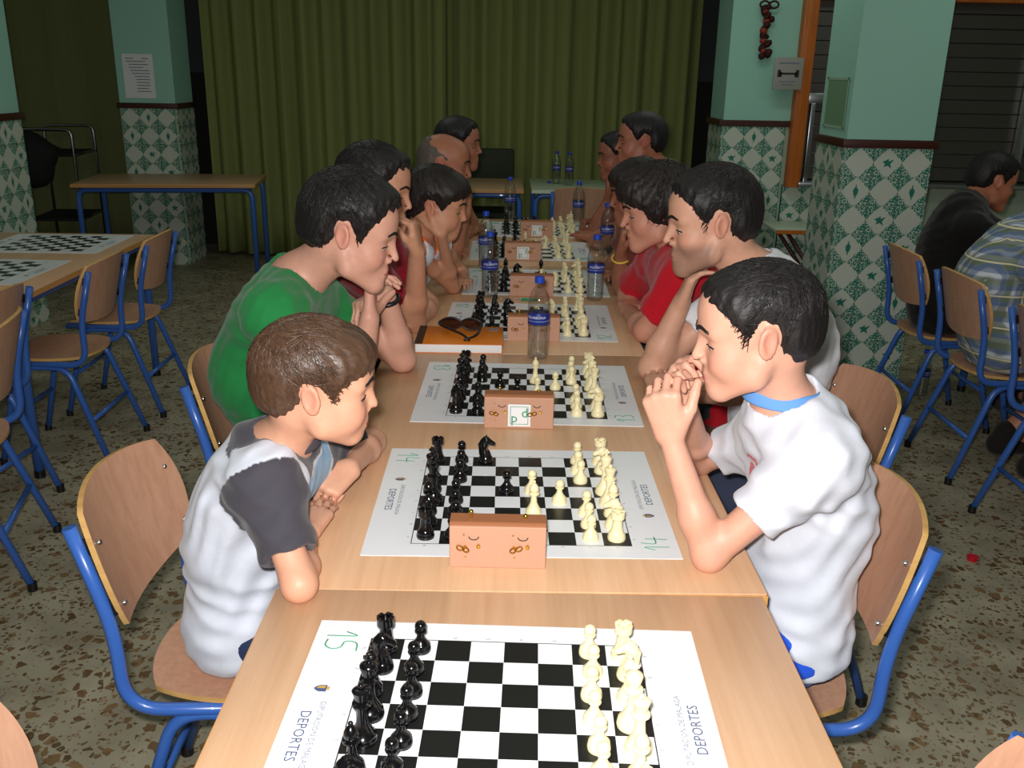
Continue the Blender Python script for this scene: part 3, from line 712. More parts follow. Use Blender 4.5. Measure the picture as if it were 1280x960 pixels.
def make_hair(o, R_, s, style, th, h, mat, parent, nstr, seed, top=0., wave=.0016, edge=.85):
    e1 = V(-.014, 0, .043); r1 = V(.096, .0735, .079)+th; r1[2] += top
    B = .16
    F = Field(V(-.135, -.10, -.10), V(.125, .10, .155), h/s); X, Y, Z = F.grid()
    F.op(('e', e1, EYE, r1), .01); F.op(('e', V(-.052, 0, .0), EYE, V(.056, .060, .062)+th*.55), .03); F.op(('e', V(.050, 0, .055), EYE, V(.040, .058, .044)+th*.75), .03)
    ang = np.arctan2(Y, X+.05); rad = np.sqrt((X+.05)**2+Y**2+(Z-.11)**2*.6)
    F.D += wave*(np.sin(34*ang+9*np.sin(30*rad+seed)+seed)*.55+np.sin(61*ang+60*rad*.3+2*seed)*.35+np.sin(90*X+70*Z+50*Y)*.25).astype(np.float32)
    jag = .004*np.sin(240*Y+40*X)+.003*np.sin(410*Y+3)+.002*np.sin(300*X+200*Z)+.002*np.sin(520*X-150*Z)
    pd = poly_sd(X[:, 0, :], Z[:, 0, :], HSTYLE[style])[:, None, :]+jag
    F.D = (F.D+np.clip((.026-pd)/.026, 0, 1)*th*edge).astype(np.float32)
    k = .004; a = F.D; m = np.maximum(k-np.abs(a+pd), 0)/k; F.D = (np.maximum(a, -pd)+m*m*k*.25).astype(np.float32)
    v, f = nets(F)
    # lying strands
    rnd = np.random.RandomState(seed); sv = []; sf = []
    if nstr:
        base = len(v); dirs = rnd.normal(size=(nstr*3, 3)); dirs /= np.linalg.norm(dirs, axis=1)[:, None]
        cnt = 0; poly = HSTYLE[style]
        for d in dirs:
            if cnt >= nstr: break
            pts = []; p = e1+d*r1
            if p[2] < -.03: continue
            crown = V(-.07, 0, .115); ok = True; ln = rnd.uniform(.008, .016); bias = rnd.normal(size=3)*.25
            for j in range(5):
                if poly_sd(np.array([p[0]], np.float32), np.array([p[2]], np.float32), poly)[0] < .003: ok = False; break
                pts.append(p.copy()); nrm = unit((p-e1)/r1**2); fl_ = p-crown; fl_ = unit(fl_-nrm*(fl_@nrm)+bias*.15)
                q = p+fl_*ln; kk = np.sqrt((((q-e1)/r1)**2).sum()); p = e1+(q-e1)/kk*(1+(.004+.016*rnd.rand())*(j/2.))
            if len(pts) < 3: continue
            cnt += 1; w0 = rnd.uniform(.0009, .0019)
            for j, q in enumerate(pts):
                nrm = unit((q-e1)/r1**2); tn = unit(pts[min(j+1, len(pts)-1)]-pts[max(j-1, 0)]); sd = np.cross(nrm, tn); wv = w0*(1-j/len(pts)*.85)
                for (a_, b_) in ((0, 1.1), (-1, -.6), (1, -.6)): sv.append(q+sd*a_*wv+nrm*b_*wv)
            b0 = base+len(sv)-3*len(pts)
            for j in range(len(pts)-1):
                for c in range(3): sf.append((b0+3*j+c, b0+3*j+(c+1) % 3, b0+3*j+3+(c+1) % 3, b0+3*j+3+c))
    if sv: v = np.vstack([v, np.array(sv)]); f = np.vstack([f, np.array(sf, np.int32)])
    me = np_mesh('hair', v*s, f); me.materials.append(M[mat])
    ob = obj('hair', me, None, parent); mm = Matrix([list(R_[:, 0])+[0], list(R_[:, 1])+[0], list(R_[:, 2])+[0], [0, 0, 0, 1]])
    ob.matrix_local = Matrix.Translation(Vector(o)) @ mm
    return ob
def wrinkle(X, Y, Z, amp, seed):
    a = np.sin(23*X+31*Z+17*Y+seed+2.2*np.sin(19*Z-13*Y+seed)); b = np.sin(47*Z-38*X+29*Y+1.7*np.sin(27*X+11*Z+2*seed)); c = np.sin(71*X+63*Y-40*Z+seed*3)
    return (amp*(.6*np.sqrt(a*a+.12)+.4*b*b+.15*c-.4)).astype(np.float32)
from mathutils.bvhtree import BVHTree
TOPS = [(-.372, .432, -.02, 1.345), (-.354, .450, 1.345, 2.707), (-.357, .447, 2.707, 4.069), (-.302, .502, 4.069, 5.432), (2.378, 3.182, 2.748, 4.652)]
def press_on_tables(F):          # soft things flatten where they lie on a table top
    X, Y, Z = F.grid(); z0, z1 = np.float32(TZ-.028), np.float32(TZ+.0014)
    k = (Z[0, 0] > z0-.05) & (Z[0, 0] < z1+.05)
    for x0, x1, y0, y1 in TOPS:
        if F.o[0] > x1 or F.o[1] > y1 or X.max() < x0 or Y.max() < y0: continue
        sd = np.maximum(np.maximum(np.maximum(x0-X, X-x1), np.maximum(y0-Y, Y-y1)), np.maximum(z0-Z[:, :, k], Z[:, :, k]-z1)).astype(np.float32)
        F.D[:, :, k] = np.maximum(F.D[:, :, k], -sd)
def person(label, head, yaw, pitch, n, c, p, sL, sR, eL, eR, wL, wR, face, hs=1., bs=1., roll=0., child=0., h=.006, skin=(226, 168, 136), hair='short', hmat='hair_dark', th=.012, htop=0., nstr=0,
           hemz=.0, hemt=.25, shirt=(200, 200, 200), shirtfn=None, shirtmat='cloth', sleeve=.55, shirt_infl=.014, wr=.006, pants=(40, 50, 80), shorts=False, handL=None, handR=None, hsc=1., seed=1, arm=1., gaunt=0., stubble=0., collar=None, vest=False, hair_cut=True, brow=(40, 28, 22), extra=None, legback=0., shoe=(60, 60, 62), neckr=1., belly=0., hwave=.0016):
    A_ = lambda q: np.array(q, float)
    head, n, c, p, sL, sR, eL, eR, wL, wR = map(A_, (head, n, c, p, sL, sR, eL, eR, wL, wR))
    ELB = .0355*arm*bs          # an elbow or a flat hand rests on the table top
    for q_ in (eL, eR):
        if .755 < q_[2] < .80: q_[2] = TZ+ELB-.001
    hds = []
    for hd, w_ in ((handL, wL), (handR, wR)):
        if hd and tuple(hd[1]) == (0, 0, -1):
            d_ = unit(V(hd[0][0], hd[0][1], 0)); hd = ((d_[0], d_[1], .10), hd[1], (.12, .25, .25), (.75, .6, .0), .15)
            if .75 < w_[2] < .80: w_[2] = TZ+.0245*max(hsc, .85)
        hds.append(hd)
    handL, handR = hds
    root = thing('person', label, 'person', (p[0], p[1], 0)); org = V(p[0], p[1], 0)
    Rh = rot_head(yaw, pitch, roll); f2 = V(math.cos(face), math.sin(face), 0); l2 = V(-math.sin(face), math.cos(face), 0)
    up = unit(n-p); left = unit(sL-sR); fwd = unit(np.cross(left, up)); left2 = np.cross(up, fwd); Rt = np.stack([fwd, left2, up]); Rp = np.stack([f2, l2, V(0, 0, 1)])
    upc = unit(n-c+.3*(c-p)); fc = unit(np.cross(left, upc)); Rc = np.stack([fc, np.cross(upc, fc), upc])
    sw = np.linalg.norm(sL-sR)*.5
    T = [(('e', p+V(0, 0, .01), Rp, V(.112, .160, .105)*bs), .03), (('e', p*.55+c*.45, Rt, V(.098+belly, .138, .15)*bs), .06), (('e', c, Rc, V(.105, min(.155*bs, sw*.92)/bs, .145)*bs), .06),
         (('c', sR*.88+sL*.12, sL*.88+sR*.12, .050*bs, .050*bs), .05), (('c', n-up*.02, sL, .052*bs, .044*bs), .04), (('c', n-up*.02, sR, .052*bs, .044*bs), .04), (('e', c*.45+n*.55-fc*.012, Rc, V(.078, min(.150*bs, sw*.90)/bs, .095)*bs), .06)]
    nk = .050*hs*neckr
    nb = head+hs*(Rh.T@V(-.030, 0, -.045)); NECK = [(('c', n-up*.02, nb, nk*1.12, nk), .03)]
    legs = []; hips = [p+l2*.085*bs+f2*.02, p-l2*.085*bs+f2*.02]; feet = []
    for i, hp in enumerate(hips):
        s = 1 if i == 0 else -1
        kn = hp+f2*.40*bs+l2*s*.03; kn[2] = min(.52, hp[2]+.0)*1.0; an = kn+f2*(.02-legback); an[2] = .085
        legs += [(('c', hp, kn, .078*bs, .055*bs), .03), (('c', kn, an, .054*bs, .034*bs), .03)]; feet.append((an, an+f2*.15*bs+V(0, 0, -.045)))
    ar = arm*bs
    arms = []
    for (s_, e_, w_) in ((sL, eL, wL), (sR, eR, wR)):
        m_ = e_*.45+s_*.55; fm = e_*.68+w_*.32
        arms += [(('c', s_, m_, .047*ar, .042*ar), .02), (('c', m_, e_, .042*ar, .035*ar), .02), (('c', e_, fm, .036*ar, .037*ar), .02), (('c', fm, w_, .037*ar, .0255*ar), .02)]
    hands = []
    for hd, w_, lf in ((handL, wL, True), (handR, wR, False)):
        if hd: hands += hand_prims(w_, hd[0], hd[1], lf, hsc, *hd[2:])
    hp_ = [(xf(q, head, Rh, hs), k*hs, m) for q, k, m in head_prims(child, gaunt)]
    allp = [q for q, *_ in T+NECK+legs+arms+hands+hp_]; bb = [pbox(q) for q in allp]
    lo = np.min([b[0] for b in bb], 0)-.03; hi = np.max([b[1] for b in bb], 0)+.03
    F = Field(lo, hi, h)
    for q, k in T+NECK: F.op(q, k)
    for q, k in legs: F.op(q, k)
    for q, k in arms: F.op(q, k)
    for an, to in feet: F.op(('c', an, to, .036*bs, .026*bs), .03)
    for q, k, m in hands: F.op(q, max(k, h*.6), m)
    for q, k, m in hp_: F.op(q, k, m)
    press_on_tables(F)
    v, f = nets(F)
    # skin tone with lips, brows of its own colour
    loc = ((v-head)@Rh.T)/hs; col = np.tile(lin(skin), (len(v), 1)); q = 1-.16*child
    ish = np.abs(loc).max(1) < .2
    lipd = ((loc[:, 1]/.023)**2+((loc[:, 2]+.060*q+.0045)/.0125)**2); lm = np.clip(1.6-lipd*1.4, 0, 1)*(loc[:, 0] > .07)*ish
    col = col*(1-.75*lm[:, None])+.75*lm[:, None]*lin((196, 112, 100))
    em = np.clip(1.3-((np.abs(loc[:, 1])-.0765)/.016)**2-((loc[:, 2]-.002)/.034)**2-((loc[:, 0]+.014)/.024)**2, 0, 1)*ish; col = col*(1-.3*em[:, None])+.3*em[:, None]*lin((214, 110, 96))
    ck = np.clip(1-((np.abs(loc[:, 1])-.045)/.026)**2-((loc[:, 2]+.03)/.03)**2, 0, 1)*(loc[:, 0] > .02)*ish; col = col*(1-.22*ck[:, None])+.22*ck[:, None]*lin((216, 120, 104))
    if stubble:
        sm = np.clip((-.028-loc[:, 2])/.02, 0, 1)*np.clip((loc[:, 0]+.005)/.02, 0, 1)*np.clip((.125+loc[:, 2])/.02, 0, 1)*ish*(1-lm); col = col*(1-stubble*sm[:, None])+stubble*sm[:, None]*lin((70, 58, 54))
    me = np_mesh('body', v, f, col, org); me.materials.append(M['skin']); obj('body', me, None, root)
    # facial details laid on the surface
    near = np.abs(loc).max(1) < .14; fi = f[near[f].all(1)]
    bv = BVHTree.FromPolygons([tuple(x) for x in loc], [tuple(x) for x in fi.tolist()])
    def onface(y, z, off=0.):
        r_ = bv.ray_cast(Vector((.2, y, z)), Vector((-1, 0, 0))); x = r_[0].x if r_[0] else .085
        return head+hs*(Rh.T@V(x+off, y, z))-org
    for s in (-1, 1):
        bm = bmesh.new(); pts = [onface(s*(.010+.040*t), .0255+.006*math.sin(PI*min(1, t*1.1))-.002*t, .0008) for t in np.linspace(0, 1, 7)]
        for rr, dz in ((.0032, 0), (.0028, .0032)): tube(bm, [Vector(q_)+Vector((0, 0, dz*hs)) for q_ in pts], rr*hs, 6, 0, .0012*hs)
        me = fin(bm, 'eyebrow', True); me.materials.append(M['lash'] if brow is None else M['hair_dark']); obj('eyebrow', me, None, root)
        bm = bmesh.new(); pts = [onface(s*(.017+.029*t), -.0030+.0025*math.sin(PI*t)-.001*t, .0010) for t in np.linspace(0, 1, 8)]
        tube(bm, pts, .0014*hs, 5, 0, .0018*hs); me = fin(bm, 'eyelash', True); me.materials.append(M['lash']); obj('eyelash', me, None, root)
        bm = bmesh.new(); lathe(bm, [(.0118*math.sin(a), .0118*math.cos(a)) for a in np.linspace(0, PI, 13)], 16)
        bm.faces.ensure_lookup_table()
        for fa in bm.faces:
            if fa.calc_center_median().z > .0118*.86: fa.material_index = 1
        me = fin(bm, 'eye', True); me.materials.append(M['eye_white']); me.materials.append(M['eye_dark'])
        ec = head+hs*(Rh.T@V(.0696, s*.031, -.0032))-org; ob = obj('eye', me, None, root)
        dr = Rh.T@unit(V(1, s*.12, -.45)); ob.location = ec; ob.rotation_mode = 'QUATERNION'; ob.rotation_quaternion = Vector(dr).to_track_quat('Z', 'Y'); ob.scale = (hs,)*3
    bm = bmesh.new(); tube(bm, [onface(y, -.0602*q-.0035-.002*abs(y)/.02, .0002) for y in np.linspace(-.021, .021, 9)], .0011*hs, 5); me = fin(bm, 'mouth_line', True); me.materials.append(M['lip_line']); obj('mouth_line', me, None, root)
    if hair: make_hair(head-org, Rh, hs, hair, th, min(max(h, .0044), .0062), hmat, root, nstr, seed, htop, hwave)
    # shirt
    hc = max(h*1.35, .0055)
    tp = [(q, k) for q, k in T]
    sl_ = []
    cutters = []
    for (s_, e_, w_) in ((sL, eL, wL), (sR, eR, wR)):
        if vest: cutters.append((('e', s_+unit(s_-c)*.015, EYE, V(.042, .050, .060)*bs), .01)); continue
        if sleeve <= 1: m_ = s_+(e_-s_)*sleeve; sl_.append((('cc', s_, m_, .062*bs*max(arm, .9), .066*bs*max(arm, .9)), .055)); dirn = unit(e_-s_); cutters.append((('c', m_-dirn*.035, e_+dirn*.05, .042*ar+.002, .038*ar+.002), .004))
        else:
            m_ = e_+(w_-e_)*(sleeve-1); sl_.append((('c', s_, e_, .058*bs, .052*bs), .035)); sl_.append((('cc', e_, m_, .052*bs, .044*bs), .02)); dirn = unit(w_-e_); cutters.append((('c', m_-dirn*.05, w_, .036*ar+.004, .03*ar+.004), .004))
    bb = [pbox(q, shirt_infl+.02) for q, _ in tp+sl_]; F = Field(np.min([b[0] for b in bb], 0)-.02, np.max([b[1] for b in bb], 0)+.02, hc); X, Y, Z = F.grid()
    for q, k in tp: F.op(q, k, 'u', shirt_infl)
    F.op(('e', p+V(0, 0, -.02)-f2*.01, Rp, V(.104, .150, .105)*bs), .03, 'u', shirt_infl)
    for q, k in sl_: F.op(q, k)
    F.D += wrinkle(X, Y, Z, wr, seed)
    hem = V(p[0], p[1], .458+hemz); hup = unit(V(-hemt*f2[0], -hemt*f2[1], 1)); pl = (X-np.float32(hem[0]))*np.float32(hup[0])+(Y-np.float32(hem[1]))*np.float32(hup[1])+(Z-np.float32(hem[2]))*np.float32(hup[2]); F.D = np.maximum(F.D, -pl)
    F.op(('c', n-up*.005, nb, nk*1.12+.006, nk+.02), .006, 's')
    nc = n+up*.030; F.op(('e', nc+fwd*.02, np.stack([fwd, left2, up]), V(.068, .064, .034 if not vest else .05)*hs), .008, 's')
    for q, k in cutters: F.op(q, k, 's')
    press_on_tables(F)
    v, f = nets(F)
    if len(v):
        cl = np.tile(lin(shirt), (len(v), 1))
        if shirtfn: cl = shirtfn(v, cl, dict(n=n, c=c, p=p, sL=sL, sR=sR, eL=eL, eR=eR, up=up, fwd=fwd, left=left2))
        me = np_mesh('shirt', v, f, cl, org); me.materials.append(M[shirtmat]); obj('shirt', me, None, root)
    if collar:
        bm = bmesh.new(); ring = []
        for k in range(25):
            a = -2.75+5.5*k/24; b_ = n+up*(.018+.020*(1-math.cos(a))*-.6+.012)+(fwd*math.cos(a)*1.12+left2*math.sin(a))*.060*hs*neckr; ring.append(b_-org)
        for lay, (o1, o2) in enumerate(((.0, .034),)):
            prev = None
            for k, b_ in enumerate(ring):
                a = -2.75+5.5*k/24; out = fwd*math.cos(a)+left2*math.sin(a)
                top_ = b_+up*.012; mid = b_+up*.016+out*.008; low = b_-up*.016+out*.020; inn = b_-up*.012+out*.010
                cur = [bm.verts.new(q_) for q_ in (top_, mid, low, inn)]
                if prev:
                    for j in range(4): bm.faces.new((prev[j], prev[(j+1) % 4], cur[(j+1) % 4], cur[j]))
                else: bm.faces.new(cur)
                prev = cur
            bm.faces.new(prev[::-1])
        me = fin(bm, 'collar', True, 50); cc_ = bpy.data.materials.new('collar_cloth'); cc_.use_nodes = True; cc_.node_tree.nodes['Principled BSDF'].inputs['Base Color'].default_value = srgb(*collar); cc_.node_tree.nodes['Principled BSDF'].inputs['Roughness'].default_value = .85
        me.materials.append(cc_); o_ = obj('collar', me, None, root); md = o_.modifiers.new('s', 'SUBSURF'); md.levels = 1; md.render_levels = 2
    # trousers and shoes
    pp = [(('e', p+V(0, 0, .005), Rp, V(.116, .164, .108)*bs), .03)]
    for i in range(2):
        a = legs[2*i][0]; b = legs[2*i+1][0]
        if shorts: pp += [(('cc', a[1], a[1]+(a[2]-a[1])*.95, .088*bs, .078*bs), .03)]
        else: pp += [(('c', a[1], a[2], .086*bs, .066*bs), .03), (('cc', b[1], b[1]+(b[2]-b[1])*.96, .066*bs, .055*bs), .03)]
    bb = [pbox(q, .02) for q, _ in pp]; hcp = max(h*1.7, .010); F = Field(np.min([b[0] for b in bb], 0)-.02, np.max([b[1] for b in bb], 0)+.02, hcp); X, Y, Z = F.grid()
    for q, k in pp: F.op(q, k)
    F.D += wrinkle(X, Y, Z, .005, seed+3); F.D = np.maximum(F.D, Z-np.float32(p[2]+.07))
    v, f = nets(F); me = np_mesh('trousers', v, f, np.tile(lin(pants), (len(v), 1)), org); me.materials.append(M['cloth']); obj('shorts' if shorts else 'trousers', me, None, root)
    for an, to in feet:
        F = Field(np.minimum(an, to)-.1, np.maximum(an, to)+.1, .011); X, Y, Z = F.grid(); d = unit((to-an)*V(1, 1, 0)); b0 = V(an[0], an[1], .045)-d*.03
        F.op(('c', b0, b0+d*.20*bs, .042*bs, .034*bs), .02); F.op(('c', V(an[0], an[1], .06), V(an[0], an[1], .105), .044*bs, .044*bs), .03); F.D = np.maximum(F.D, .004-Z)
        v, f = nets(F); me = np_mesh('shoe', v, f, np.tile(lin(shoe), (len(v), 1)), org); me.materials.append(M['cloth']); obj('shoe', me, None, root)
    return root, org
# ---------------------------------------------------------------- dark chair behind the wooden table
t = thing('padded_chair', 'dark olive padded chair behind the plain wooden table', 'chair', (-.12, 7.78, 0), -PI/2)
obj('backrest', box_me('backrest', (-.13, 0, .80), (.05, .42, .30), 0, .02), 'dark_seat', t)
obj('seat', box_me('seat', (.08, 0, .45), (.40, .42, .06), 0, .02), 'dark_seat', t)
for s in (-1, 1):
    obj('leg', tube_me('leg', [(-.13, s*.18, .9), (-.14, s*.18, 0)], .012, 8), 'chrome_tube', t)
    obj('leg', tube_me('leg', [(.25, s*.18, .44), (.26, s*.18, 0)], .012, 8), 'chrome_tube', t)
# ---------------------------------------------------------------- chess pieces
K = 20
def pm(name, prof, extra=None, n=K):
    bm = bmesh.new(); lathe(bm, prof, n)
    if extra: extra(bm)
    return fin(bm, name, True, 50)
def base(r): return [(0, 0), (r, 0), (r*1.02, .003), (r, .0065), (r*.93, .008), (r*.95, .011), (r*.80, .0135)]
def ball(r, zc, k=6, a0=-60): return [(r*math.cos(math.radians(a0+(90-a0)*i/k)), zc+r*math.sin(math.radians(a0+(90-a0)*i/k))) for i in range(k)]+[(0, zc+r)]
def king_top(bm):
    box(bm, (0, 0, .089), (.0055, .004, .015), 0, .0008); box(bm, (0, 0, .090), (.013, .004, .0048), 0, .0008)
def queen_top(bm):
    for k in range(8):
        a = 2*PI*k/8; r = bmesh.ops.create_icosphere(bm, subdivisions=1, radius=.0028, matrix=Matrix.Translation((.0108*math.cos(a), .0108*math.sin(a), .0765)))
def rook_top(bm):
    for k in range(4): box(bm, (.0098*math.cos(PI/4+k*PI/2), .0098*math.sin(PI/4+k*PI/2), .0545), (.005, .011, .005), PI/4+k*PI/2, .0006)
def knight_me():
    F = Field(V(-.024, -.018, .008), V(.028, .018, .072), .0013)
    for q, k in ((('c', V(0, 0, .012), V(-.003, 0, .030), .0128, .0100), .004), (('c', V(-.003, 0, .030), V(-.0035, 0, .044), .0100, .0085), .004), (('c', V(-.004, 0, .046), V(.002, 0, .0505), .0085, .0078), .004),
                 (('c', V(.002, 0, .050), V(.0165, 0, .0435), .0072, .0048), .003), (('c', V(-.010, 0, .018), V(-.0115, 0, .040), .005, .0052), .002), (('c', V(-.0115, 0, .040), V(-.003, 0, .056), .0052, .0035), .002),
                 (('c', V(-.001, .0035, .053), V(.0015, .0042, .0625), .0028, .0010), .0015), (('c', V(-.001, -.0035, .053), V(.0015, -.0042, .0625), .0028, .0010), .0015)): F.op(q, k)
    F.op(('e', V(.010, 0, .032), np.eye(3), V(.008, .03, .006)), .002, 's')
    v, f = nets(F); return np_mesh('knight_head', v, f)
def knight_piece():
    bm = bmesh.new(); lathe(bm, base(.0160)+[(.0125, .0155), (0, .0155)], K); bmesh.ops.recalc_face_normals(bm, faces=bm.faces); bm.from_mesh(knight_me())
    me = bpy.data.meshes.new('knight'); bm.to_mesh(me); bm.free()
    for p_ in me.polygons: p_.use_smooth = True
    return me
PROF = {
 'pawn': pm('pawn', base(.0148)+[(.0095, .0165), (.0062, .022), (.0052, .028), (.0055, .0305), (.0088, .0318), (.0088, .0333), (.0055, .0345)]+ball(.0088, .0405)),
 'rook': pm('rook', base(.0165)+[(.0118, .017), (.0098, .024), (.0088, .038), (.0100, .0415), (.0128, .043), (.0128, .0535), (.0088, .0535), (.0086, .0495), (0, .0495)], rook_top),
 'bishop': pm('bishop', base(.0158)+[(.0100, .018), (.0066, .026), (.0055, .038), (.0062, .0425), (.0108, .0438), (.0106, .0458), (.0066, .047), (.0085, .0495), (.0096, .0535), (.0085, .0585), (.0050, .064), (.0026, .0662)]+ball(.0034, .0690, 5)),
 'queen': pm('queen', base(.0185)+[(.0125, .019), (.0080, .028), (.0066, .044), (.0078, .053), (.0125, .0548), (.0122, .0568), (.0078, .0585), (.0080, .062), (.0118, .0755), (.0095, .0775), (.0060, .0790)]+ball(.0040, .0820, 5)),
 'king': pm('king', base(.0188)+[(.0128, .019), (.0082, .028), (.0068, .044), (.0082, .054), (.0130, .0558), (.0127, .0578), (.0082, .0595), (.0086, .064), (.0120, .0765), (.0115, .0790), (.0060, .0825), (0, .0835)], king_top),
 'knight': knight_piece()}
PM = {}
for k_, me_ in PROF.items():
    for c_, m_ in (('black', 'ebony_plastic'), ('white', 'ivory_plastic')):
        q = me_.copy(); q.materials.append(M[m_]); PM[k_, c_] = q
START_W = {'a1': 'rook', 'b1': 'knight', 'c1': 'bishop', 'd1': 'queen', 'e1': 'king', 'f1': 'bishop', 'g1': 'knight', 'h1': 'rook'}
START = {sq: (k, 'white') for sq, k in START_W.items()}
START.update({f+'2': ('pawn', 'white') for f in 'abcdefgh'}); START.update({f+'7': ('pawn', 'black') for f in 'abcdefgh'})
START.update({sq[0]+'8': (k, 'black') for sq, k in START_W.items()})
def moves(*ms):
    b = dict(START)
    for m in ms:
        a, z = m[:2], m[2:]
        p = b.pop(a)
        if z: b[z] = p
    return b
def logo_me():
    parts = []; T = Matrix.Translation
    parts.append((text_me('DEPORTES', .0205), T((0, -.013, 0)), 'print_blue'))
    parts.append((text_me('DIPUTACIÓN DE MÁLAGA', .0115), T((0, .006, 0)), 'print_grey'))
    return join_me('club_lettering', parts)
LOGO = logo_me()
def crest_me():
    bm = bmesh.new(); prism(bm, [(-.007, .008), (.007, .008), (.007, -.002), (.004, -.007), (0, -.010), (-.004, -.007), (-.007, -.002)], 'z', 0, .0004, 0)
    prism(bm, [(-.005, .006), (0, .006), (0, -.006), (-.005, -.002)], 'z', .0004, .0007, 1); prism(bm, [(-.004, .0085), (.004, .0085), (.003, .013), (0, .011), (-.003, .013)], 'z', 0, .0006, 1)
    me = fin(bm, 'crest'); me.materials.append(M['print_blue']); me.materials.append(M['print_gold']); return me
CREST = crest_me()
def coords_me():
    parts = []; T = Matrix.Translation; Rz = Matrix.Rotation
    for i in range(8):
        c = (i-3.5)*.05
        for s in (1, -1):
            parts.append((text_me('abcdefgh'[i], .009), T((s*.207, c, 0)) @ Rz(s*PI/2, 4, 'Z'), 'print_grey'))
            parts.append((text_me(str(8-i), .009), T((c, s*.207, 0)) @ Rz(PI/2, 4, 'Z'), 'print_grey'))
    return join_me('board_coordinates', parts)
COORD = coords_me()
def hand_me(num, size=.05):       # handwritten digits as pen strokes
    st = {'1': [[(.0, .55), (.22, 1), (.22, 0)]], '4': [[(.1, 1), (0, .42), (.55, .46)], [(.42, .8), (.38, 0)]],
          '5': [[(.55, 1), (.1, .98), (.05, .55), (.4, .55), (.5, .25), (.3, 0), (0, .06)]], '3': [[(.05, .95), (.4, .95), (.45, .7), (.2, .55), (.48, .4), (.42, .08), (.05, .02)]],
          '2': [[(.05, .8), (.3, 1), (.5, .75), (.05, .02), (.55, .02)]], '0': [[(.25, 1), (.02, .5), (.25, 0), (.48, .5), (.25, 1)]], '9': [[(.45, .8), (.2, 1), (.05, .75), (.25, .5), (.45, .8), (.4, 0)]]}
    bm = bmesh.new(); x = 0
    for ch in num:
        for s in st[ch]:
            tube(bm, fillet([((x+a)*size, b*size, .0006) for a, b in s], .2*size, 3), .0011, 4, 0, None, .5)
        x += .42 if ch == '1' else .68
    me = fin(bm, 'pen_number'); me.materials.append(M['pen_green']); return me
MATME = box_me('mat_sheet', (0, 0, 0), (.571, .49, .0012)); MATME.materials.append(M['mat_print'])
def chess_mat(x, y, rz, num, label, z=TZ, detail=True):
    t = thing('chess_mat', label, 'chess mat', (x, y, z), rz, 'printed chess mats')
    o = obj('board_sheet', MATME, None, t, (0, 0, .0006))
    if detail: obj('board_coordinates', COORD, None, t, (0, 0, .0014))
    for s in (-1, 1):
        a = PI/2 if s > 0 else -PI/2
        obj('club_lettering', LOGO, None, t, (s*.246, s*.018, .0015), (0, 0, a))
        obj('crest', CREST, None, t, (s*.250, s*-.078, .0014), (0, 0, a))
        if num:
            me = hand_me(num)
            o = obj('pen_number', me, None, t, (s*.268, s*-.215, .0013), (0, 0, a))
    return t
RK = ['', 'one', 'two', 'three', 'four', 'five', 'six', 'seven', 'eight']
def set_board(x, y, rz, pos, where):
    c, s = math.cos(rz), math.sin(rz); rnd = random.Random(where)
    for sq, (k, col) in sorted(pos.items()):
        fi = 'abcdefgh'.index(sq[0]); ra = int(sq[1])
        lx = (4.5-ra)*.05+rnd.uniform(-.003, .003); ly = (fi-3.5)*.05+rnd.uniform(-.003, .003)
        o = obj(k, PM[k, col], None, None, (x+c*lx-s*ly, y+s*lx+c*ly, TZ+.0012), (0, 0, (PI if col == 'white' else 0)+rnd.uniform(-.25, .25)))
        cn = 'ivory' if col == 'white' else 'black'
        tag(o, f'{cn} plastic chess {k} on square {sq[0]}-{RK[ra]} of the mat {where}', 'chess piece', f'{cn} pieces on the mat {where}')
CW = {15: 'numbered fifteen', 14: 'numbered fourteen', 13: 'numbered thirteen', 12: 'touching the orange notebook', 11: 'under the side bottles', 10: 'one before the farthest', 9: 'farthest along the row'}
ML = {15: 'white chess mat handwritten 15 with all pieces on starting squares', 14: 'white chess mat handwritten 14 in green pen', 13: 'white chess mat handwritten 13 next to the standing bottle',
      12: 'chess mat touching the orange notebook', 11: 'chess mat with water bottles at both sides', 10: 'chess mat one before the farthest of the row', 9: 'farthest chess mat of the row, before the curtain'}
MATS_AT = {15: (.0055, .9985, -.034), 14: (.0427, 1.7035, 0), 13: (.0713, 2.359, -.023), 12: (.097, 3.108, -.03), 11: (.137, 3.735, -.02), 10: (.135, 4.437, .0), 9: (.197, 5.075, .0)}
POS = {15: START, 14: moves('e2e4', 'e7e5', 'f1c4', 'd2d3', 'g8h6'),
       13: moves('d2d4', 'd7d5', 'c1f4', 'e7e6', 'e2e3'),
       12: moves('e2e4', 'c7c5', 'g1f3', 'b8c6', 'f1c4', 'd7d6', 'd2d3', 'g8f6', 'e7e6'),
       11: moves('d2d4', 'g8f6', 'c2c4', 'g7g6', 'b1c3', 'f8g7', 'e2e4', 'd7d6', 'f1e2', 'c8g4'),
       10: moves('e2e4', 'e7e5', 'g1f3', 'b8c6', 'f1b5', 'h7h6', 'd2d4', 'g8f6', 'c1g5', 'd8', 'd1'),
       9: moves('e2e4', 'c7c6', 'd2d4', 'd7d5', 'b1c3', 'g8f6', 'f1d3', 'c8f5', 'e4', 'd5')}
for n_ in (15, 14, 13, 12, 11, 10, 9):
    x, y, a = MATS_AT[n_]; chess_mat(x, y, a, {9: '09'}.get(n_, str(n_)), ML[n_], detail=n_ > 12); set_board(x, y, a, POS[n_], CW[n_])
for (x, y, a, l) in ((-2.13, 4.43, .02, 'empty chess mat on the side table, at its end near the tiled pillar'), (-2.16, 3.78, -.02, 'empty chess mat on the side table, beside the chairs with blue legs')):
    chess_mat(x, y, a+PI, '', l, detail=False)
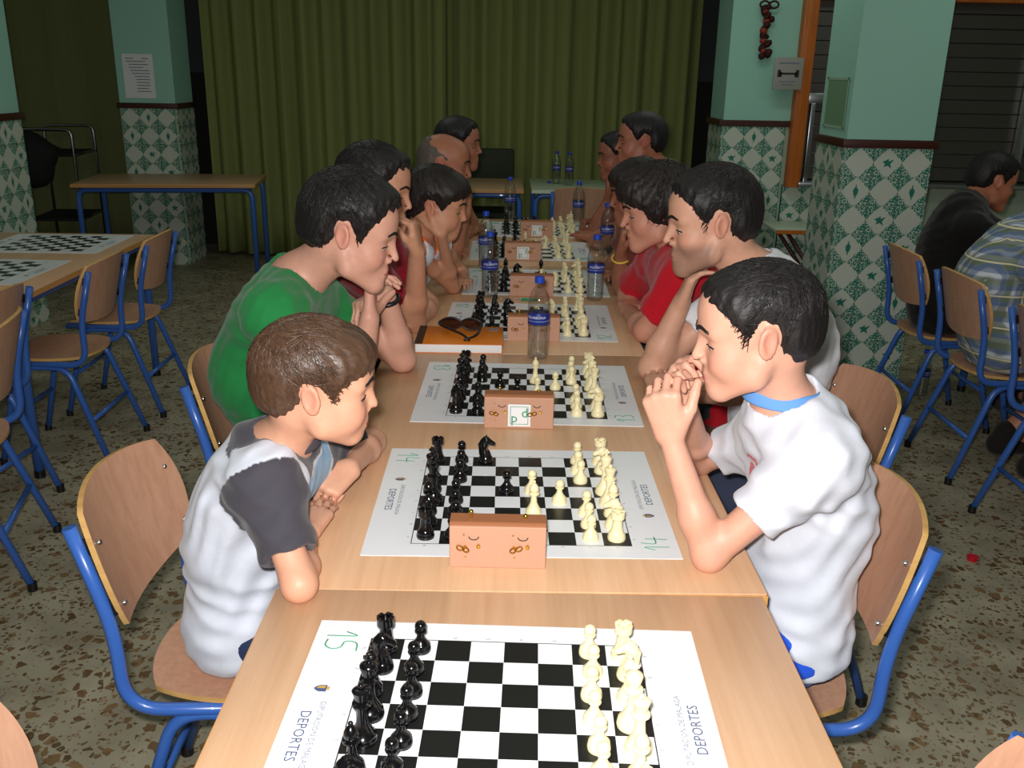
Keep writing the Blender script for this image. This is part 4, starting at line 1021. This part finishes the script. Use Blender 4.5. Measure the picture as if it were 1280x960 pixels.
# ---------------------------------------------------------------- chess clocks
def make_clock():
    t = thing('chess_clock', 'x', 'chess clock')
    w, d = .166, .052
    bm = bmesh.new(); prism(bm, [(-d/2, 0), (d/2, 0), (d/2-.003, .078), (d/2-.008, .083), (-d/2+.010, .083), (-d/2+.003, .078)], 'x', -w/2, w/2)
    me = fin(bm, 'case'); me.materials.append(M['clock_body']); me.materials.append(M['clock_top'])
    for p in me.polygons:
        if p.normal.z > .5: p.material_index = 1
    o = obj('case', me, None, t); md = o.modifiers.new('b', 'BEVEL'); md.width = .002; md.segments = 2
    for s, z in ((-1, .0125), (1, .006)):
        obj('button', lathe_me('button', [(0, 0), (.0022, 0), (.0022, z-.003), (.0042, z-.002), (.0042, z+.0005), (.003, z+.002), (0, z+.0025)], 10), 'brass', t, (s*.047, 0, .083))
        y0 = -d/2+.0005
        bm = bmesh.new(); tube(bm, [(s*.042+.001+.0085*math.cos(a), y0-.0006, .060+.006*math.sin(a)) for a in [PI+PI*k/8 for k in range(9)]], .0009, 5); obj('slot', fin(bm, 'slot'), 'spiral_dark', t)
        bm = bmesh.new(); lathe(bm, [(0, -.006), (.003, -.006), (.003, .001)], 8)
        for sg in (-1, 1):
            tube(bm, [(sg*.006+.006*math.cos(a), .0045*math.sin(a), -.008) for a in [2*PI*k/10 for k in range(11)]], .0014, 5, cap=False)
        obj('winding_key', fin(bm, 'winding_key', True, 40), 'brass', t, (s*.042-.014, y0, .040), (-PI/2, 0, .5*s))
        obj('setting_knob', lathe_me('setting_knob', [(0, .007), (.003, .0065), (.0036, .004), (.003, 0)], 10), 'brass', t, (s*.042+.009, y0, .043), (PI/2, 0, 0))
        for (dx, dz) in ((-.016, .063), (-.013, .021)):
            obj('rivet', lathe_me('rivet', [(0, .0012), (.0016, .0008), (.0018, 0)], 8), 'brass', t, (s*.042+dx, y0, dz), (PI/2, 0, 0))
    obj('dial_glass', lathe_me('dial_glass', [(0, .002), (.03, .0015), (.032, 0)], 20), 'label_white', t, (-.04, d/2-.001, .042), (-PI/2, 0, 0))
    obj('dial_glass', lathe_me('dial_glass', [(0, .002), (.03, .0015), (.032, 0)], 20), 'label_white', t, (.04, d/2-.001, .042), (-PI/2, 0, 0))
    return t
_ck = make_clock(); _cu = [0]
def clock(x, y, rz, label, sticker=None):
    if not _cu[0]:
        _cu[0] = 1; o = _ck; o.location = (x, y, TZ); o.rotation_euler = (0, 0, rz); o['label'] = label
        o['group'] = 'wooden chess clocks'
    else: o = dup(_ck, (x, y, TZ), rz, label)
    return o
def sticker(t, body):
    st = obj('paper_sticker', box_me('paper_sticker', (0, 0, 0), (.054, .0012, .056)), 'paper', t, (.001, -.0264, .034))
    o = obj('pen_letters', join_me('pen_letters', [(text_me(body[0], .034), Matrix.Translation((-.012, -.007, 0)), 'pen_green'), (text_me(body[1], .034), Matrix.Translation((.013, .006, 0)), 'pen_green')]), None, st, (0, -.0012, 0), (PI/2, 0, 0))
    bm = bmesh.new()
    for (a, b) in (((-.021, -.022), (-.021, .022)), ((-.021, .022), (.021, .022)), ((.021, .022), (.021, -.022)), ((.021, -.022), (-.021, -.022))): tube(bm, [(a[0], -.0008, a[1]), (b[0], -.0008, b[1])], .0006, 4)
    obj('sticker_border', fin(bm, 'sticker_border'), 'pen_green', st)
clocks = {}
for n_, x, y, a, l in ((14, 0, 1.446, -.02, 'plain brown chess clock on the mat numbered 14'), (13, .046, 2.11, -.02, 'brown chess clock with paper sticker on the mat numbered 13'),
                       (12, .104, 2.875, -.02, 'brown chess clock behind the standing bottle by the orange notebook'), (11, .115, 3.50, -.02, 'plain brown chess clock on the mat with bottles at both sides'),
                       (10, .094, 4.213, 0, 'brown chess clock with sticker on the mat one before the farthest'), (9, .178, 4.85, 0, 'brown chess clock with sticker on the farthest mat of the row')):
    # built after all copies so that stickers stay individual
    clocks[n_] = clock(x, y, a, l)
for n_ in (13, 10, 9): sticker(clocks[n_], 'pd' if n_ == 13 else 'pf')
# ---------------------------------------------------------------- bottles
def wrap_text(body, size, r, z):
    me = text_me(body, size)
    bm = bmesh.new(); bm.from_mesh(me)
    bmesh.ops.subdivide_edges(bm, edges=[e for e in bm.edges if e.calc_length() > .006], cuts=2)
    for v in bm.verts:
        a = v.co.x/r-PI/2; h = v.co.y
        v.co = (r*math.cos(a), r*math.sin(a), z+h)
    m2 = bpy.data.meshes.new('label_text'); bm.to_mesh(m2); bm.free(); m2.materials.append(M['label_white']); return m2
def make_bottle():
    t = thing('water_bottle', 'x', 'bottle')
    prof = [(.012, .004), (.022, 0), (.028, .002), (.0315, .010), (.0320, .018)]
    for k in range(7): prof += [(.0302, .026+k*.011), (.0322, .0315+k*.011)]
    prof += [(.0318, .108), (.0318, .138), (.0330, .142), (.0330, .150), (.0322, .165), (.0290, .183), (.0235, .200), (.0165, .212), (.0130, .218), (.0125, .224), (.0150, .225), (.0150, .2275), (.0122, .228), (.0122, .238)]
    obj('bottle_wall', lathe_me('bottle_wall', prof, 24, 60), 'clear_plastic', t)
    obj('cap', lathe_me('cap', [(0, .2465), (.0128, .2465), (.0142, .245), (.0145, .229), (.0125, .229)], 20), 'bottle_cap', t)
    lb = obj('label_band', lathe_me('label_band', [(.0322, .107), (.0326, .108), (.0326, .139), (.0322, .140)], 28), 'bottle_label', t)
    obj('label_text', wrap_text('AQUABONA', .0115, .0330, .129), None, lb)
    obj('label_stripe', lathe_me('label_stripe', [(.0327, .1175), (.0329, .1175), (.0329, .1182), (.0327, .1182)], 28), 'label_white', lb)
    wp = [(0, .006), (.026, .006), (.0300, .012)]+[(.0296, .03+k*.02) for k in range(4)]+[(.0310, .110), (.0318, .143), (.0318, .146), (0, .146)]
    obj('water', lathe_me('water', wp, 20, 60), 'water', t)
    return t
_bt = make_bottle(); _bu = [0]
def bottle(p, label, rz=0):
    if not _bu[0]:
        _bu[0] = 1; _bt.location = p; _bt['label'] = label; _bt['group'] = 'water bottles with blue labels'; _bt.rotation_euler = (0, 0, rz); return _bt
    return dup(_bt, p, rz, label)
for (x, y, l, rz) in ((672, 447, 'blue capped water bottle standing beside the orange notebook', -.35), (612, 371, 'blue capped water bottle on the black side of the mat behind the notebook', .2), (743, 375, 'blue capped water bottle by the elbows of the curly-haired player', .1),
                  (757, 320, 'blue capped water bottle in front of the yellow wristband', 0), (722, 283, 'blue capped water bottle on the white side of the farthest mat', 0), (637, 276, 'blue capped water bottle on the black side of the farthest mat', 0), (607, 336, 'blue capped water bottle before the boy in the vest', 0)):
    p = PZ(x, y, TZ); bottle((p.x, p.y, TZ+.0012), l, rz)
for (x, y, l) in ((695, 230, 'water bottle beside the loose blue cap on the white topped table'), (711, 232, 'water bottle without a cap beside it on the white topped table')):
    p = PZ(x, y, TZ); bottle((p.x, p.y, TZ), l)['group'] = 'water bottles on the white topped table'
p = PZ(1150, 494, 0); bottle((p.x, p.y, 0), 'water bottle standing on the terrazzo floor by the tiled pillar', -.3)
# bottle cap left on the white table, red cap on the floor
CAPP = [(0, 0), (.0125, 0), (.0125, .001), (.0135, .002), (.0140, .012), (.0150, .0125), (.0150, .0145), (0, .0145)]
p = PZ(691, 229, TZ); tag(obj('bottle_cap', lathe_me('bottle_cap', CAPP, 18), 'bottle_cap', None, (p.x-.03, p.y, TZ)), 'loose blue cap lying on the white topped table', 'bottle cap')
tag(obj('bottle_cap', lathe_me('bottle_cap', [(r*1.25, z) for r, z in CAPP], 18), 'red_plastic', None, PZ(1215, 700, 0)), 'red plastic bottle cap lying on the terrazzo floor', 'bottle cap')
# ---------------------------------------------------------------- notebook, sunglasses, pen
t = thing('notebook', 'thick orange notebook lying on the table under sunglasses', 'notebook', (-.128, 2.808, TZ), .0)
obj('pages', box_me('pages', (0, 0, .0145), (.262, .205, .025), 0, .001), 'paper', t)
obj('cover', box_me('cover', (.004, 0, .0280), (.262, .208, .0018), 0, .0005), 'orange_cover', t)
obj('back_cover', box_me('back_cover', (.002, 0, .001), (.264, .208, .0018), 0, .0005), 'orange_cover', t)
obj('spine_strip', box_me('spine_strip', (-.122, 0, .0294), (.024, .208, .0012)), 'spiral_dark', t)
obj('price_label', box_me('price_label', (.105, .070, .0294), (.03, .022, .001)), 'print_grey', t)
g = thing('sunglasses', 'dark framed sunglasses lying on the orange notebook', 'sunglasses', (-.133, 2.815, TZ+.0295), -.12)
for s, nm in ((-1, 'lens'), (1, 'lens')):
    bm = bmesh.new(); pts = [(s*.033+.031*math.cos(a)*(1+.12*math.cos(2*a)), .021+.019*math.sin(a)) for a in [2*PI*k/16 for k in range(16)]]
    prism(bm, pts, 'y', .05, .053); obj('lens', fin(bm, 'lens'), 'lens_dark', g)
    bm = bmesh.new(); tube(bm, [(a, .0515, b) for a, b in pts]+[(pts[0][0], .0515, pts[0][1])], .0032, 6, cap=False); obj('rim', fin(bm, 'rim', True), 'black_plastic', g)
    tp = fillet([(s*.066, .05, .028), (s*.068, .02, .026), (s*.066*(-.35 if s < 0 else 1), -.045, .012), (s*.05*(-.9 if s < 0 else .6), -.075, .004)], .03, 5)
    obj('temple', tube_me('temple', tp, .0042, 6), 'black_plastic', g)
obj('bridge', tube_me('bridge', [(-.006, .0515, .026), (0, .0525, .029), (.006, .0515, .026)], .003, 6), 'black_plastic', g)
pen = thing('pen', 'green and clear ballpoint pen lying behind the notebook across the mat', 'pen', PZ(660, 376, TZ+.0012)+Vector((-.02, 0, .005)), .03)
obj('barrel', tube_me('barrel', [(-.075, 0, 0), (.0, 0, 0)], .004, 8), 'clear_plastic', pen); obj('cap', tube_me('cap', [(-.005, 0, 0), (.055, 0, 0)], .0048, 8), 'pen_green', pen)
obj('tip', tube_me('tip', [(-.075, 0, 0), (-.088, 0, 0)], .004, 8, .001), 'screw_metal', pen)
# ---------------------------------------------------------------- notices, garland, sign
n0 = thing('notice', 'typed paper notice on the tiled pillar behind the spare table', 'notice', (-2.83, 7.597, 1.47))
obj('sheet', box_me('sheet', (0, -.001, 0), (.235, .002, .325)), 'paper', n0)
bm = bmesh.new(); rnd = random.Random(5)
for k, (x0, x1) in enumerate([(-.09, -.03), (-.09, .06), (-.07, .08), (-.07, .04), (-.06, .085), (-.05, .085), (-.03, .08), (-.02, .085), (-.02, .08), (-.02, .085), (-.02, .07), (-.02, .085)]):
    box(bm, ((x0+x1)/2, -.0025, .13-k*.022), (x1-x0, .001, .006))
box(bm, (.06, -.0025, .13), (.05, .001, .006)); obj('typed_lines', fin(bm, 'typed_lines'), 'print_grey', n0)
n1 = thing('notice', 'green framed notice taped to the side of the pillar by the hatch', 'notice', (1.666, 4.86, 1.435), -PI/2)
obj('sheet', box_me('sheet', (0, -.001, 0), (.30, .002, .235)), 'notice_green', n1)
bm = bmesh.new()
for s in (-1, 1): box(bm, (0, -.0028, s*.115), (.34, .001, .012)); box(bm, (s*.148, -.0028, 0), (.012, .001, .25))
obj('tape', fin(bm, 'tape'), 'tape_clear', n1)
p = P(985, 92, 6.40); n2 = thing('sign', 'small white sign with bar logo beside the orange jamb', 'sign', (p.x, 6.40, p.z), 0)
obj('panel', box_me('panel', (0, 0, 0), (.19, .012, .20), 0, .002), 'sign_grey', n2); obj('bracket', box_me('bracket', (.06, .05, 0), (.04, .1, .04)), 'steel_frame', n2)
bm = bmesh.new(); box(bm, (0, -.007, 0), (.11, .002, .012))
for s in (-1, 1): box(bm, (s*.06, -.007, 0), (.02, .002, .045)); box(bm, (s*.048, -.007, -.006), (.012, .002, .03))
obj('bar_logo', fin(bm, 'bar_logo'), 'spiral_dark', n2)
bm = bmesh.new(); box(bm, (0, -.007, .065), (.13, .002, .008)); box(bm, (0, -.007, -.05), (.11, .002, .006)); box(bm, (0, -.007, -.068), (.08, .002, .006)); obj('small_print', fin(bm, 'small_print'), 'print_grey', n2)
p = P(958, 40, 6.47); gl = thing('garland', 'dark dried flower garland hanging on the pale green wall', 'garland', (p.x, 6.47, p.z))
rnd = random.Random(9)
for k in range(26):
    z = .15-.30*k/25; r = rnd.uniform(.016, .026); bm = bmesh.new(); bmesh.ops.create_icosphere(bm, subdivisions=2, radius=r)
    for v in bm.verts: v.co *= 1+.3*math.sin(9*v.co.x/r+k)*math.sin(7*v.co.z/r)
    obj('dried_flower', fin(bm, 'dried_flower', True), 'garland_red' if k % 5 == 2 else 'garland_dark', gl, (rnd.uniform(-.03, .03)*(1-.3*k/25), rnd.uniform(-.02, .0), z))
for s in (-1, 1): obj('bow_loop', tube_me('bow_loop', [(0, 0, .15)]+[(s*(.03-.03*math.cos(a)), -.01, .165+.022*math.sin(a)) for a in [2*PI*k/10 for k in range(11)]], .007, 6), 'garland_dark', gl)
# small notice at the left picture edge pillar
n3 = thing('notice', 'white notice on the pillar beside the trolley', 'notice', (-3.16, 5.397, 1.42)); obj('sheet', box_me('sheet', (0, -.001, 0), (.30, .002, .22)), 'paper', n3); obj('printed_block', box_me('printed_block', (.13, -.0025, -.06), (.03, .001, .012)), 'spiral_dark', n3)
# ---------------------------------------------------------------- trolley frame with a bag, folding table by the wall
tr = thing('trolley', 'chrome tubular trolley frame before the olive curtain', 'trolley', (-3.62, 7.6, 0), .1)
for yy in (-.0, .55):
    obj('hoop', tube_me('hoop', fillet([(-.20, yy, .03), (-.20, yy, 1.06), (.20, yy, 1.06), (.20, yy, .03)], .06, 5), .013, 8), 'chrome_tube', tr)
for z in (.35, .86):
    obj('shelf', box_me('shelf', (0, .275, z), (.40, .55, .02), 0, .004), 'dark_cloth', tr)
    for s in (-1, 1): obj('side_rail', tube_me('side_rail', [(s*.2, 0, z), (s*.2, .55, z)], .010, 8), 'chrome_tube', tr)
for s in (-1, 1):
    for yy in (0, .55): obj('caster', lathe_me('caster', [(0, -.012), (.03, -.012), (.03, .012), (0, .012)], 12), 'black_plastic', tr, (s*.2, yy, .03), (PI/2, 0, 0))
bm = bmesh.new(); bmesh.ops.create_icosphere(bm, subdivisions=3, radius=1)
for v in bm.verts:
    c = v.co; c.x *= .20*(1+.12*math.sin(5*c.z)); c.y *= .14; c.z = c.z*.22*(1-.15*c.x)
bg = tag(obj('bag', fin(bm, 'bag', True), 'dark_cloth', None, (-3.68, 7.44, .84)), 'black bag hanging on the chrome trolley frame', 'bag')
obj('strap', tube_me('strap', fillet([(.02, .0, .18), (.1, .12, .12), (.18, .17, .06)], .05, 5), .008, 6), 'dark_cloth', bg)
ft = thing('folding_table', 'small white topped folding table under the serving hatch', 'table', (2.08, 6.22, 0))
obj('table_top', box_me('table_top', (0, 0, .60), (.60, .40, .02), 0, .003), 'white_laminate', ft); obj('edge_band', box_me('edge_band', (0, -.2, .598), (.605, .006, .024)), 'orange_wood', ft)
for s in (-1, 1):
    for y in (-.16, .16): obj('leg', tube_me('leg', [(s*-.22, y, .59), (s*.22, y, .005)], .014, 8), 'brown_trim', ft)
FIST = (1.25, 1.5, .8); REL = (.45, .6, .35); OPEN = (.15, .2, .15)
def shirt_A(v, cl, J):       # white shirt, dark grey raglan sleeves and yoke edge
    d = (J['eR']-J['sR']); q = v-J['sR']; t = q@unit(d); sideR = (v-J['c'])@J['left']
    grey = lin((66, 64, 72)); h_ = (v-J['n'])@J['up']; f_ = (v-J['n'])@J['fwd']
    sl = np.abs(sideR) > .112
    arm_ = np.linalg.norm(v-(J['sR']+np.clip(t, 0, 1)[:, None]*unit(d)), axis=1) < .085
    m = (sl & (t > -.02) & arm_) | ((h_ > -.012) & (np.abs(sideR) < .09))
    d2 = J['eL']-J['sL']; t2 = (v-J['sL'])@unit(d2); m |= (t2 > -.01) & (np.linalg.norm(v-(J['sL']+np.clip(t2, 0, 1)[:, None]*unit(d2)), axis=1) < .085) & (sideR > .112)
    st = (f_ > .03) & (np.abs(sideR) < .10) & (h_ < -.02) & (h_ > -.16)
    cl[st] = lin((130, 176, 216)); cl[m] = grey; return cl
def red_mark(v, cl, J):
    q = v-J['c']; s_ = q@J['left']; u_ = q@J['up']; f_ = q@J['fwd']
    r = np.sqrt(((s_-.022)/.055)**2+((u_-.05)/.06)**2); cl[(f_ > .04) & (r < 1) & (np.sin(r*14+3*s_*30) > -.55)] = lin((214, 66, 84)); return cl
def green_mark(v, cl, J):
    t = (v-J['sL'])@unit(J['eL']-J['sL']); cl[(t > .10) & (t < .125) & (((v-J['c'])@J['left']) > .1)] = lin((200, 210, 40)); return cl
def vest_D(v, cl, J):
    q = v-J['n']; h_ = q@J['up']; s_ = np.abs(q@J['left']); r = np.linalg.norm(q-np.outer(h_, J['up'])*.6, axis=1)
    cl[(r < .082) & (h_ > -.06)] = lin((236, 120, 50)); return cl
SKA = (212, 158, 130)
pA = person('person in a white shirt with dark grey sleeves leaning over folded arms', P(398, 486, 1.50), .20, .10, P(350, 552, 1.54), P(306, 645, 1.58), V(-.50, 1.60, .532), P(378, 572, 1.70), P(332, 606, 1.42),
    PZ(466, 552, .766), PZ(374, 730, .766), PZ(438, 585, .80), V(-.345, 1.50, .775), .05, hs=.95, bs=.80, child=1, h=.0041, skin=SKA, hair='fringe', hmat='hair_brown', th=.014, nstr=1500, wr=.008, shirt=(212, 218, 230), shirtfn=shirt_A,
    sleeve=.72, pants=(40, 52, 84), handL=((-.55, -.75, -.25), (-.3, .25, -.9), FIST, (.5, .6, .5), .6), handR=((.10, 1, 0), (0, 0, -1), REL), hsc=.80, seed=1, arm=.92, collar=(66, 64, 72), neckr=.86, legback=.1)
pG = person('person in a white polo shirt with blue collar, hands clasped before the face', P(944, 419, 1.50), PI-.16, .17, P(980, 500, 1.53), P(1016, 615, 1.57), V(.570, 1.575, .534), P(1025, 575, 1.43), P(955, 545, 1.70),
    PZ(886, 693, .767), PZ(874, 576, .767), P(838, 546, 1.47), P(856, 500, 1.60), PI-.02, hs=.97, bs=.86, child=.4, h=.0041, skin=(215, 162, 138), hair='short', hmat='hair_black', th=.010, nstr=1500, shirt=(216, 221, 232), shirtfn=red_mark,
    sleeve=.60, pants=(40, 90, 220), shorts=True, hemz=.045, hemt=-.1, wr=.009, handL=((-.28, .0, .95), (.45, .88, 0), (1.0, 1.25, .7), (.7, .6, .25), .35), handR=((-.25, -.25, .93), (.6, -.8, 0), (1.0, 1.2, .6)), hsc=.84, seed=2, arm=.90, collar=(96, 150, 214), neckr=.88, legback=.1)
SK = (212, 158, 136)
pB = person('person in a green T-shirt resting the chin on bent hands', P(440, 293, 2.2), .06, .26, P(372, 340, 2.24), P(325, 450, 2.30), V(-.56, 2.37, .547), P(395, 375, 2.43), P(340, 394, 2.06),
    PZ(503, 449, .774), PZ(440, 505, .79), P(482, 366, 2.46), P(462, 398, 2.26), .0, hs=1.06, bs=.98, h=.0050, skin=SK, hair='short', hmat='hair_black', th=.020, htop=.006, nstr=1200, shirt=(34, 128, 66), shirtfn=green_mark,
    handL=((-.80, -.50, -.30), (-.2, -.3, -.95), (.95, .35, .2), (.5, .6, .4), .4), handR=((.0, .5, .85), (.5, 0, 0), (.9, .9, .5)), hsc=.95, seed=3, pants=(70, 72, 80))
pC = person('person in a dark red T-shirt holding a hand against the mouth', P(470, 238, 2.86), -.12, .18, P(440, 292, 2.90), P(425, 352, 2.98), V(-.55, 3.02, .547), P(480, 318, 3.12), P(446, 330, 2.74),
    PZ(535, 375, .79), PZ(518, 402, .774), PZ(522, 392, .79), P(521, 316, 2.80), .0, hs=1.04, bs=.98, h=.0063, skin=(206, 150, 120), hair='short', hmat='hair_black', th=.018, nstr=500, shirt=(150, 18, 40),
    handL=((-.5, -.8, 0), (0, 0, -1), REL), handR=((-.10, .1, .95), (-1, .15, .0), (1.1, 1.2, .6)), hsc=.95, seed=4, legback=.13, pants=(60, 66, 88))
pD = person('person in a white sleeveless vest with orange trim, cheek on fist', P(546, 259, 3.34), -.05, .16, P(522, 303, 3.38), P(503, 345, 3.5), V(-.52, 3.66, .530), P(548, 303, 3.58), P(520, 316, 3.28),
    (-.17, 3.82, .785), PZ(566, 352, .785), (-.15, 3.66, .79), P(551, 293, 3.26), .0, hs=1.04, bs=.80, child=.9, h=.0063, skin=(206, 148, 116), hair='fringe', hmat='hair_dark', th=.022, nstr=400, shirt=(222, 226, 236), shirtfn=vest_D, vest=True,
    handL=((.1, -1, 0), (0, 0, -1), REL), handR=((-.2, .25, .92), (-.4, .9, 0), FIST), hsc=.78, seed=5, arm=.85, pants=(50, 50, 60), neckr=.85)
pE = person('person in a navy shirt seated next to the orange trimmed vest', P(556, 207, 4.05), .0, .12, P(530, 245, 4.1), P(515, 280, 4.2), V(-.48, 4.37, .547), P(545, 252, 4.32), P(520, 258, 3.92),
    (-.20, 4.50, .79), (-.22, 4.02, .79), (-.20, 4.32, .785), P(580, 268, 3.95), .0, hs=1.06, bs=1.02, h=.0078, skin=(176, 116, 88), hair='bald', hmat='hair_grey', th=.004, nstr=0, shirt=(30, 40, 62),
    handL=((.1, -1, 0), (0, 0, -1), REL), handR=((-.1, .2, .95), (-.3, .9, 0), FIST), seed=6, legback=.13)
pF = person('person in a grey shirt at the curtain end of the black side', P(574, 181, 4.78), -.1, .05, P(556, 214, 4.82), P(545, 250, 4.88), V(-.46, 4.95, .547), P(565, 222, 5.04), P(545, 226, 4.64),
    (-.18, 5.15, .79), (-.20, 4.72, .79), (-.16, 5.0, .785), (-.16, 4.86, .785), .0, hs=1.04, bs=1.0, h=.0082, skin=(168, 110, 84), hair='short', hmat='hair_black', th=.014, shirt=(70, 74, 80), handL=((.2, -1, 0), (0, 0, -1), REL), handR=((.3, 1, 0), (0, 0, -1), REL), seed=7, legback=.14)
pH = person('person in a plain white T-shirt resting the chin on one hand', P(888, 280, 2.32), PI-.06, .14, P(940, 335, 2.34), P(985, 425, 2.32), V(.69, 2.225, .547), P(985, 388, 2.14), P(930, 362, 2.54),
    (.64, 2.14, .83), PZ(815, 459, .775), (.425, 2.30, .785), P(852, 378, 2.46), PI, hs=1.06, bs=1.0, h=.0050, skin=(212, 160, 134), hair='short', hmat='hair_black', th=.013, htop=.006, nstr=1000, shirt=(226, 228, 234),
    handL=((.05, 1, 0), (0, 0, -1), REL), handR=((.20, -.25, .9), (.9, -.2, 0), (.5, .5, .3), (.5, .8, .2)), hsc=.98, seed=8, gaunt=.8, stubble=.5, pants=(50, 56, 76))
pI = person('person in a bright red T-shirt with folded arms on the table', P(820, 263, 3.0), PI-.02, .2, P(852, 310, 3.02), P(865, 365, 2.98), V(.70, 2.975, .547), P(858, 345, 2.82), P(822, 328, 3.22),
    PZ(808, 408, .79), PZ(785, 362, .79), PZ(787, 386, .775), PZ(790, 372, .79), PI, hs=1.06, bs=1.04, h=.0063, skin=(206, 146, 122), hair='mop', hmat='hair_dark', th=.026, hwave=.006, nstr=600, shirt=(196, 22, 40), sleeve=.75,
    handL=((.05, .9, 0), (0, 0, -1), REL), handR=((.1, -.9, 0), (0, 0, -1), REL), hsc=.95, seed=9, legback=.13, pants=(60, 60, 70))
pJ = person('person with a yellow wristband propping the chin on a hand', P(797, 243, 3.72), PI, .15, P(815, 275, 3.72), P(820, 315, 3.66), V(.73, 3.62, .547), P(815, 300, 3.48), P(795, 285, 3.86),
    PZ(778, 352, .79), (.49, 3.98, .79), P(776, 318, 3.48), (.46, 3.86, .785), PI, hs=1.04, bs=1.0, h=.0078, skin=(160, 102, 78), hair='mop', hmat='hair_dark', th=.018, hwave=.005, shirt=(120, 60, 50), handL=((.1, .0, .95), (.9, -.2, 0), FIST), handR=((-.1, -1, 0), (0, 0, -1), REL), seed=10)
pK = person('person in an olive shirt sitting upright behind the farthest ivory pieces', P(800, 178, 4.34), PI, .02, P(826, 214, 4.36), P(832, 255, 4.34), V(.80, 4.335, .547), P(835, 230, 4.16), P(815, 222, 4.56),
    (.62, 4.36, .86), (.59, 4.62, .83), (.47, 4.47, .785), (.45, 4.69, .785), PI, hs=1.02, bs=1.0, h=.0078, skin=(170, 108, 84), hair='short', hmat='hair_black', th=.014, shirt=(84, 84, 60), handL=((-.15, 1, 0), (0, 0, -1), REL), handR=((-.25, 1, 0), (0, 0, -1), REL), seed=11, legback=.13)
pL = person('person in a maroon shirt at the curtain end of the ivory side', P(772, 196, 5.0), PI+.1, .12, P(788, 225, 5.02), P(798, 255, 5.0), V(.80, 4.95, .547), P(800, 236, 4.82), P(782, 230, 5.2),
    (.48, 4.86, .79), (.60, 5.14, .83), P(760, 250, 4.87), (.515, 5.045, .79), PI, hs=1.02, bs=1.0, h=.0082, skin=(156, 98, 76), hair='short', hmat='hair_black', th=.012, shirt=(104, 52, 44), handL=((0, .1, .95), (.9, -.2, 0), FIST), handR=((-.8, -.3, .05), (0, -.3, -.95), FIST), seed=12, legback=.14)
pM = person('person in a black shirt bent forward beside the tiled pillar', P(1240, 228, 4.40), .05, .2, P(1212, 252, 4.36), P(1185, 305, 4.28), V(2.05, 4.2, .547), P(1212, 272, 4.52), P(1212, 288, 4.12),
    (2.52, 4.5, .79), (2.50, 4.02, .79), (2.72, 4.45, .79), (2.72, 4.1, .79), 0, hs=1.05, bs=1.05, h=.0078, skin=(190, 122, 92), hair='short', hmat='hair_black', th=.014, shirt=(22, 20, 20), shirt_infl=.02, handL=((1, 0, 0), (0, 0, -1), REL), handR=((1, 0, 0), (0, 0, -1), REL), seed=13, pants=(34, 40, 60))
pN = person('person in a green and blue plaid shirt leaning over the side table', P(1330, 262, 3.72), .0, .3, P(1298, 285, 3.70), P(1243, 345, 3.66), V(2.05, 3.63, .563), P(1295, 310, 3.90), P(1300, 330, 3.46),
    (2.60, 3.9, .79), (2.58, 3.40, .79), (2.75, 3.8, .79), (2.75, 3.5, .79), 0, hs=1.05, bs=1.15, h=.0078, skin=(200, 136, 108), hair='short', hmat='hair_grey', th=.012, shirtmat='plaid_cloth', shirt_infl=.022, belly=.03, sleeve=.8, handL=((1, 0, 0), (0, 0, -1), REL), handR=((1, 0, 0), (0, 0, -1), REL), seed=14, pants=(60, 62, 70), shorts=True, legback=.34, shoe=(40, 36, 34))
pO = person('person in a crimson shirt at the cut edge next to the plaid shirt', (2.50, 2.98, 1.2), .0, .2, (2.38, 2.98, 1.06), (2.22, 2.98, .88), V(2.06, 2.98, .547), (2.33, 3.17, 1.0), (2.33, 2.79, 1.0),
    (2.60, 3.2, .79), (2.58, 2.78, .79), (2.78, 3.1, .79), (2.78, 2.85, .79), 0, hs=1.0, bs=.95, h=.0088, skin=(200, 136, 108), hair='short', hmat='hair_dark', th=.014, shirt=(190, 24, 48), handL=((1, 0, 0), (0, 0, -1), REL), handR=((1, 0, 0), (0, 0, -1), REL), seed=15, legback=.15)
# wristbands and socks worn by people
def band(person_, wr, dr, r, rad, mat, name, label=None):
    root, org = person_; d = Vector(unit(dr)); bm = bmesh.new(); x = d.orthogonal().normalized(); y = d.cross(x)
    c0 = Vector(wr)-Vector(org)
    tube(bm, [c0+r*(math.cos(a)*x+math.sin(a)*y) for a in [2*PI*k/20 for k in range(21)]], rad, 6, cap=False)
    me = fin(bm, name, True); me.materials.append(M[mat]); o = obj(name, me, None, root)
    if label: o['label'] = label
w_ = np.array(P(776, 318, 3.48)); e_ = np.array(PZ(778, 352, .79)); band(pJ, w_+(e_-w_)*.12, e_-w_, .034, .004, 'yellow_band', 'wristband', 'yellow wristband')
w_ = np.array(P(482, 366, 2.46)); e_ = np.array(PZ(503, 449, .774)); band(pB, w_+(e_-w_)*.10, e_-w_, .031, .007, 'black_plastic', 'wristwatch', 'black wristwatch')
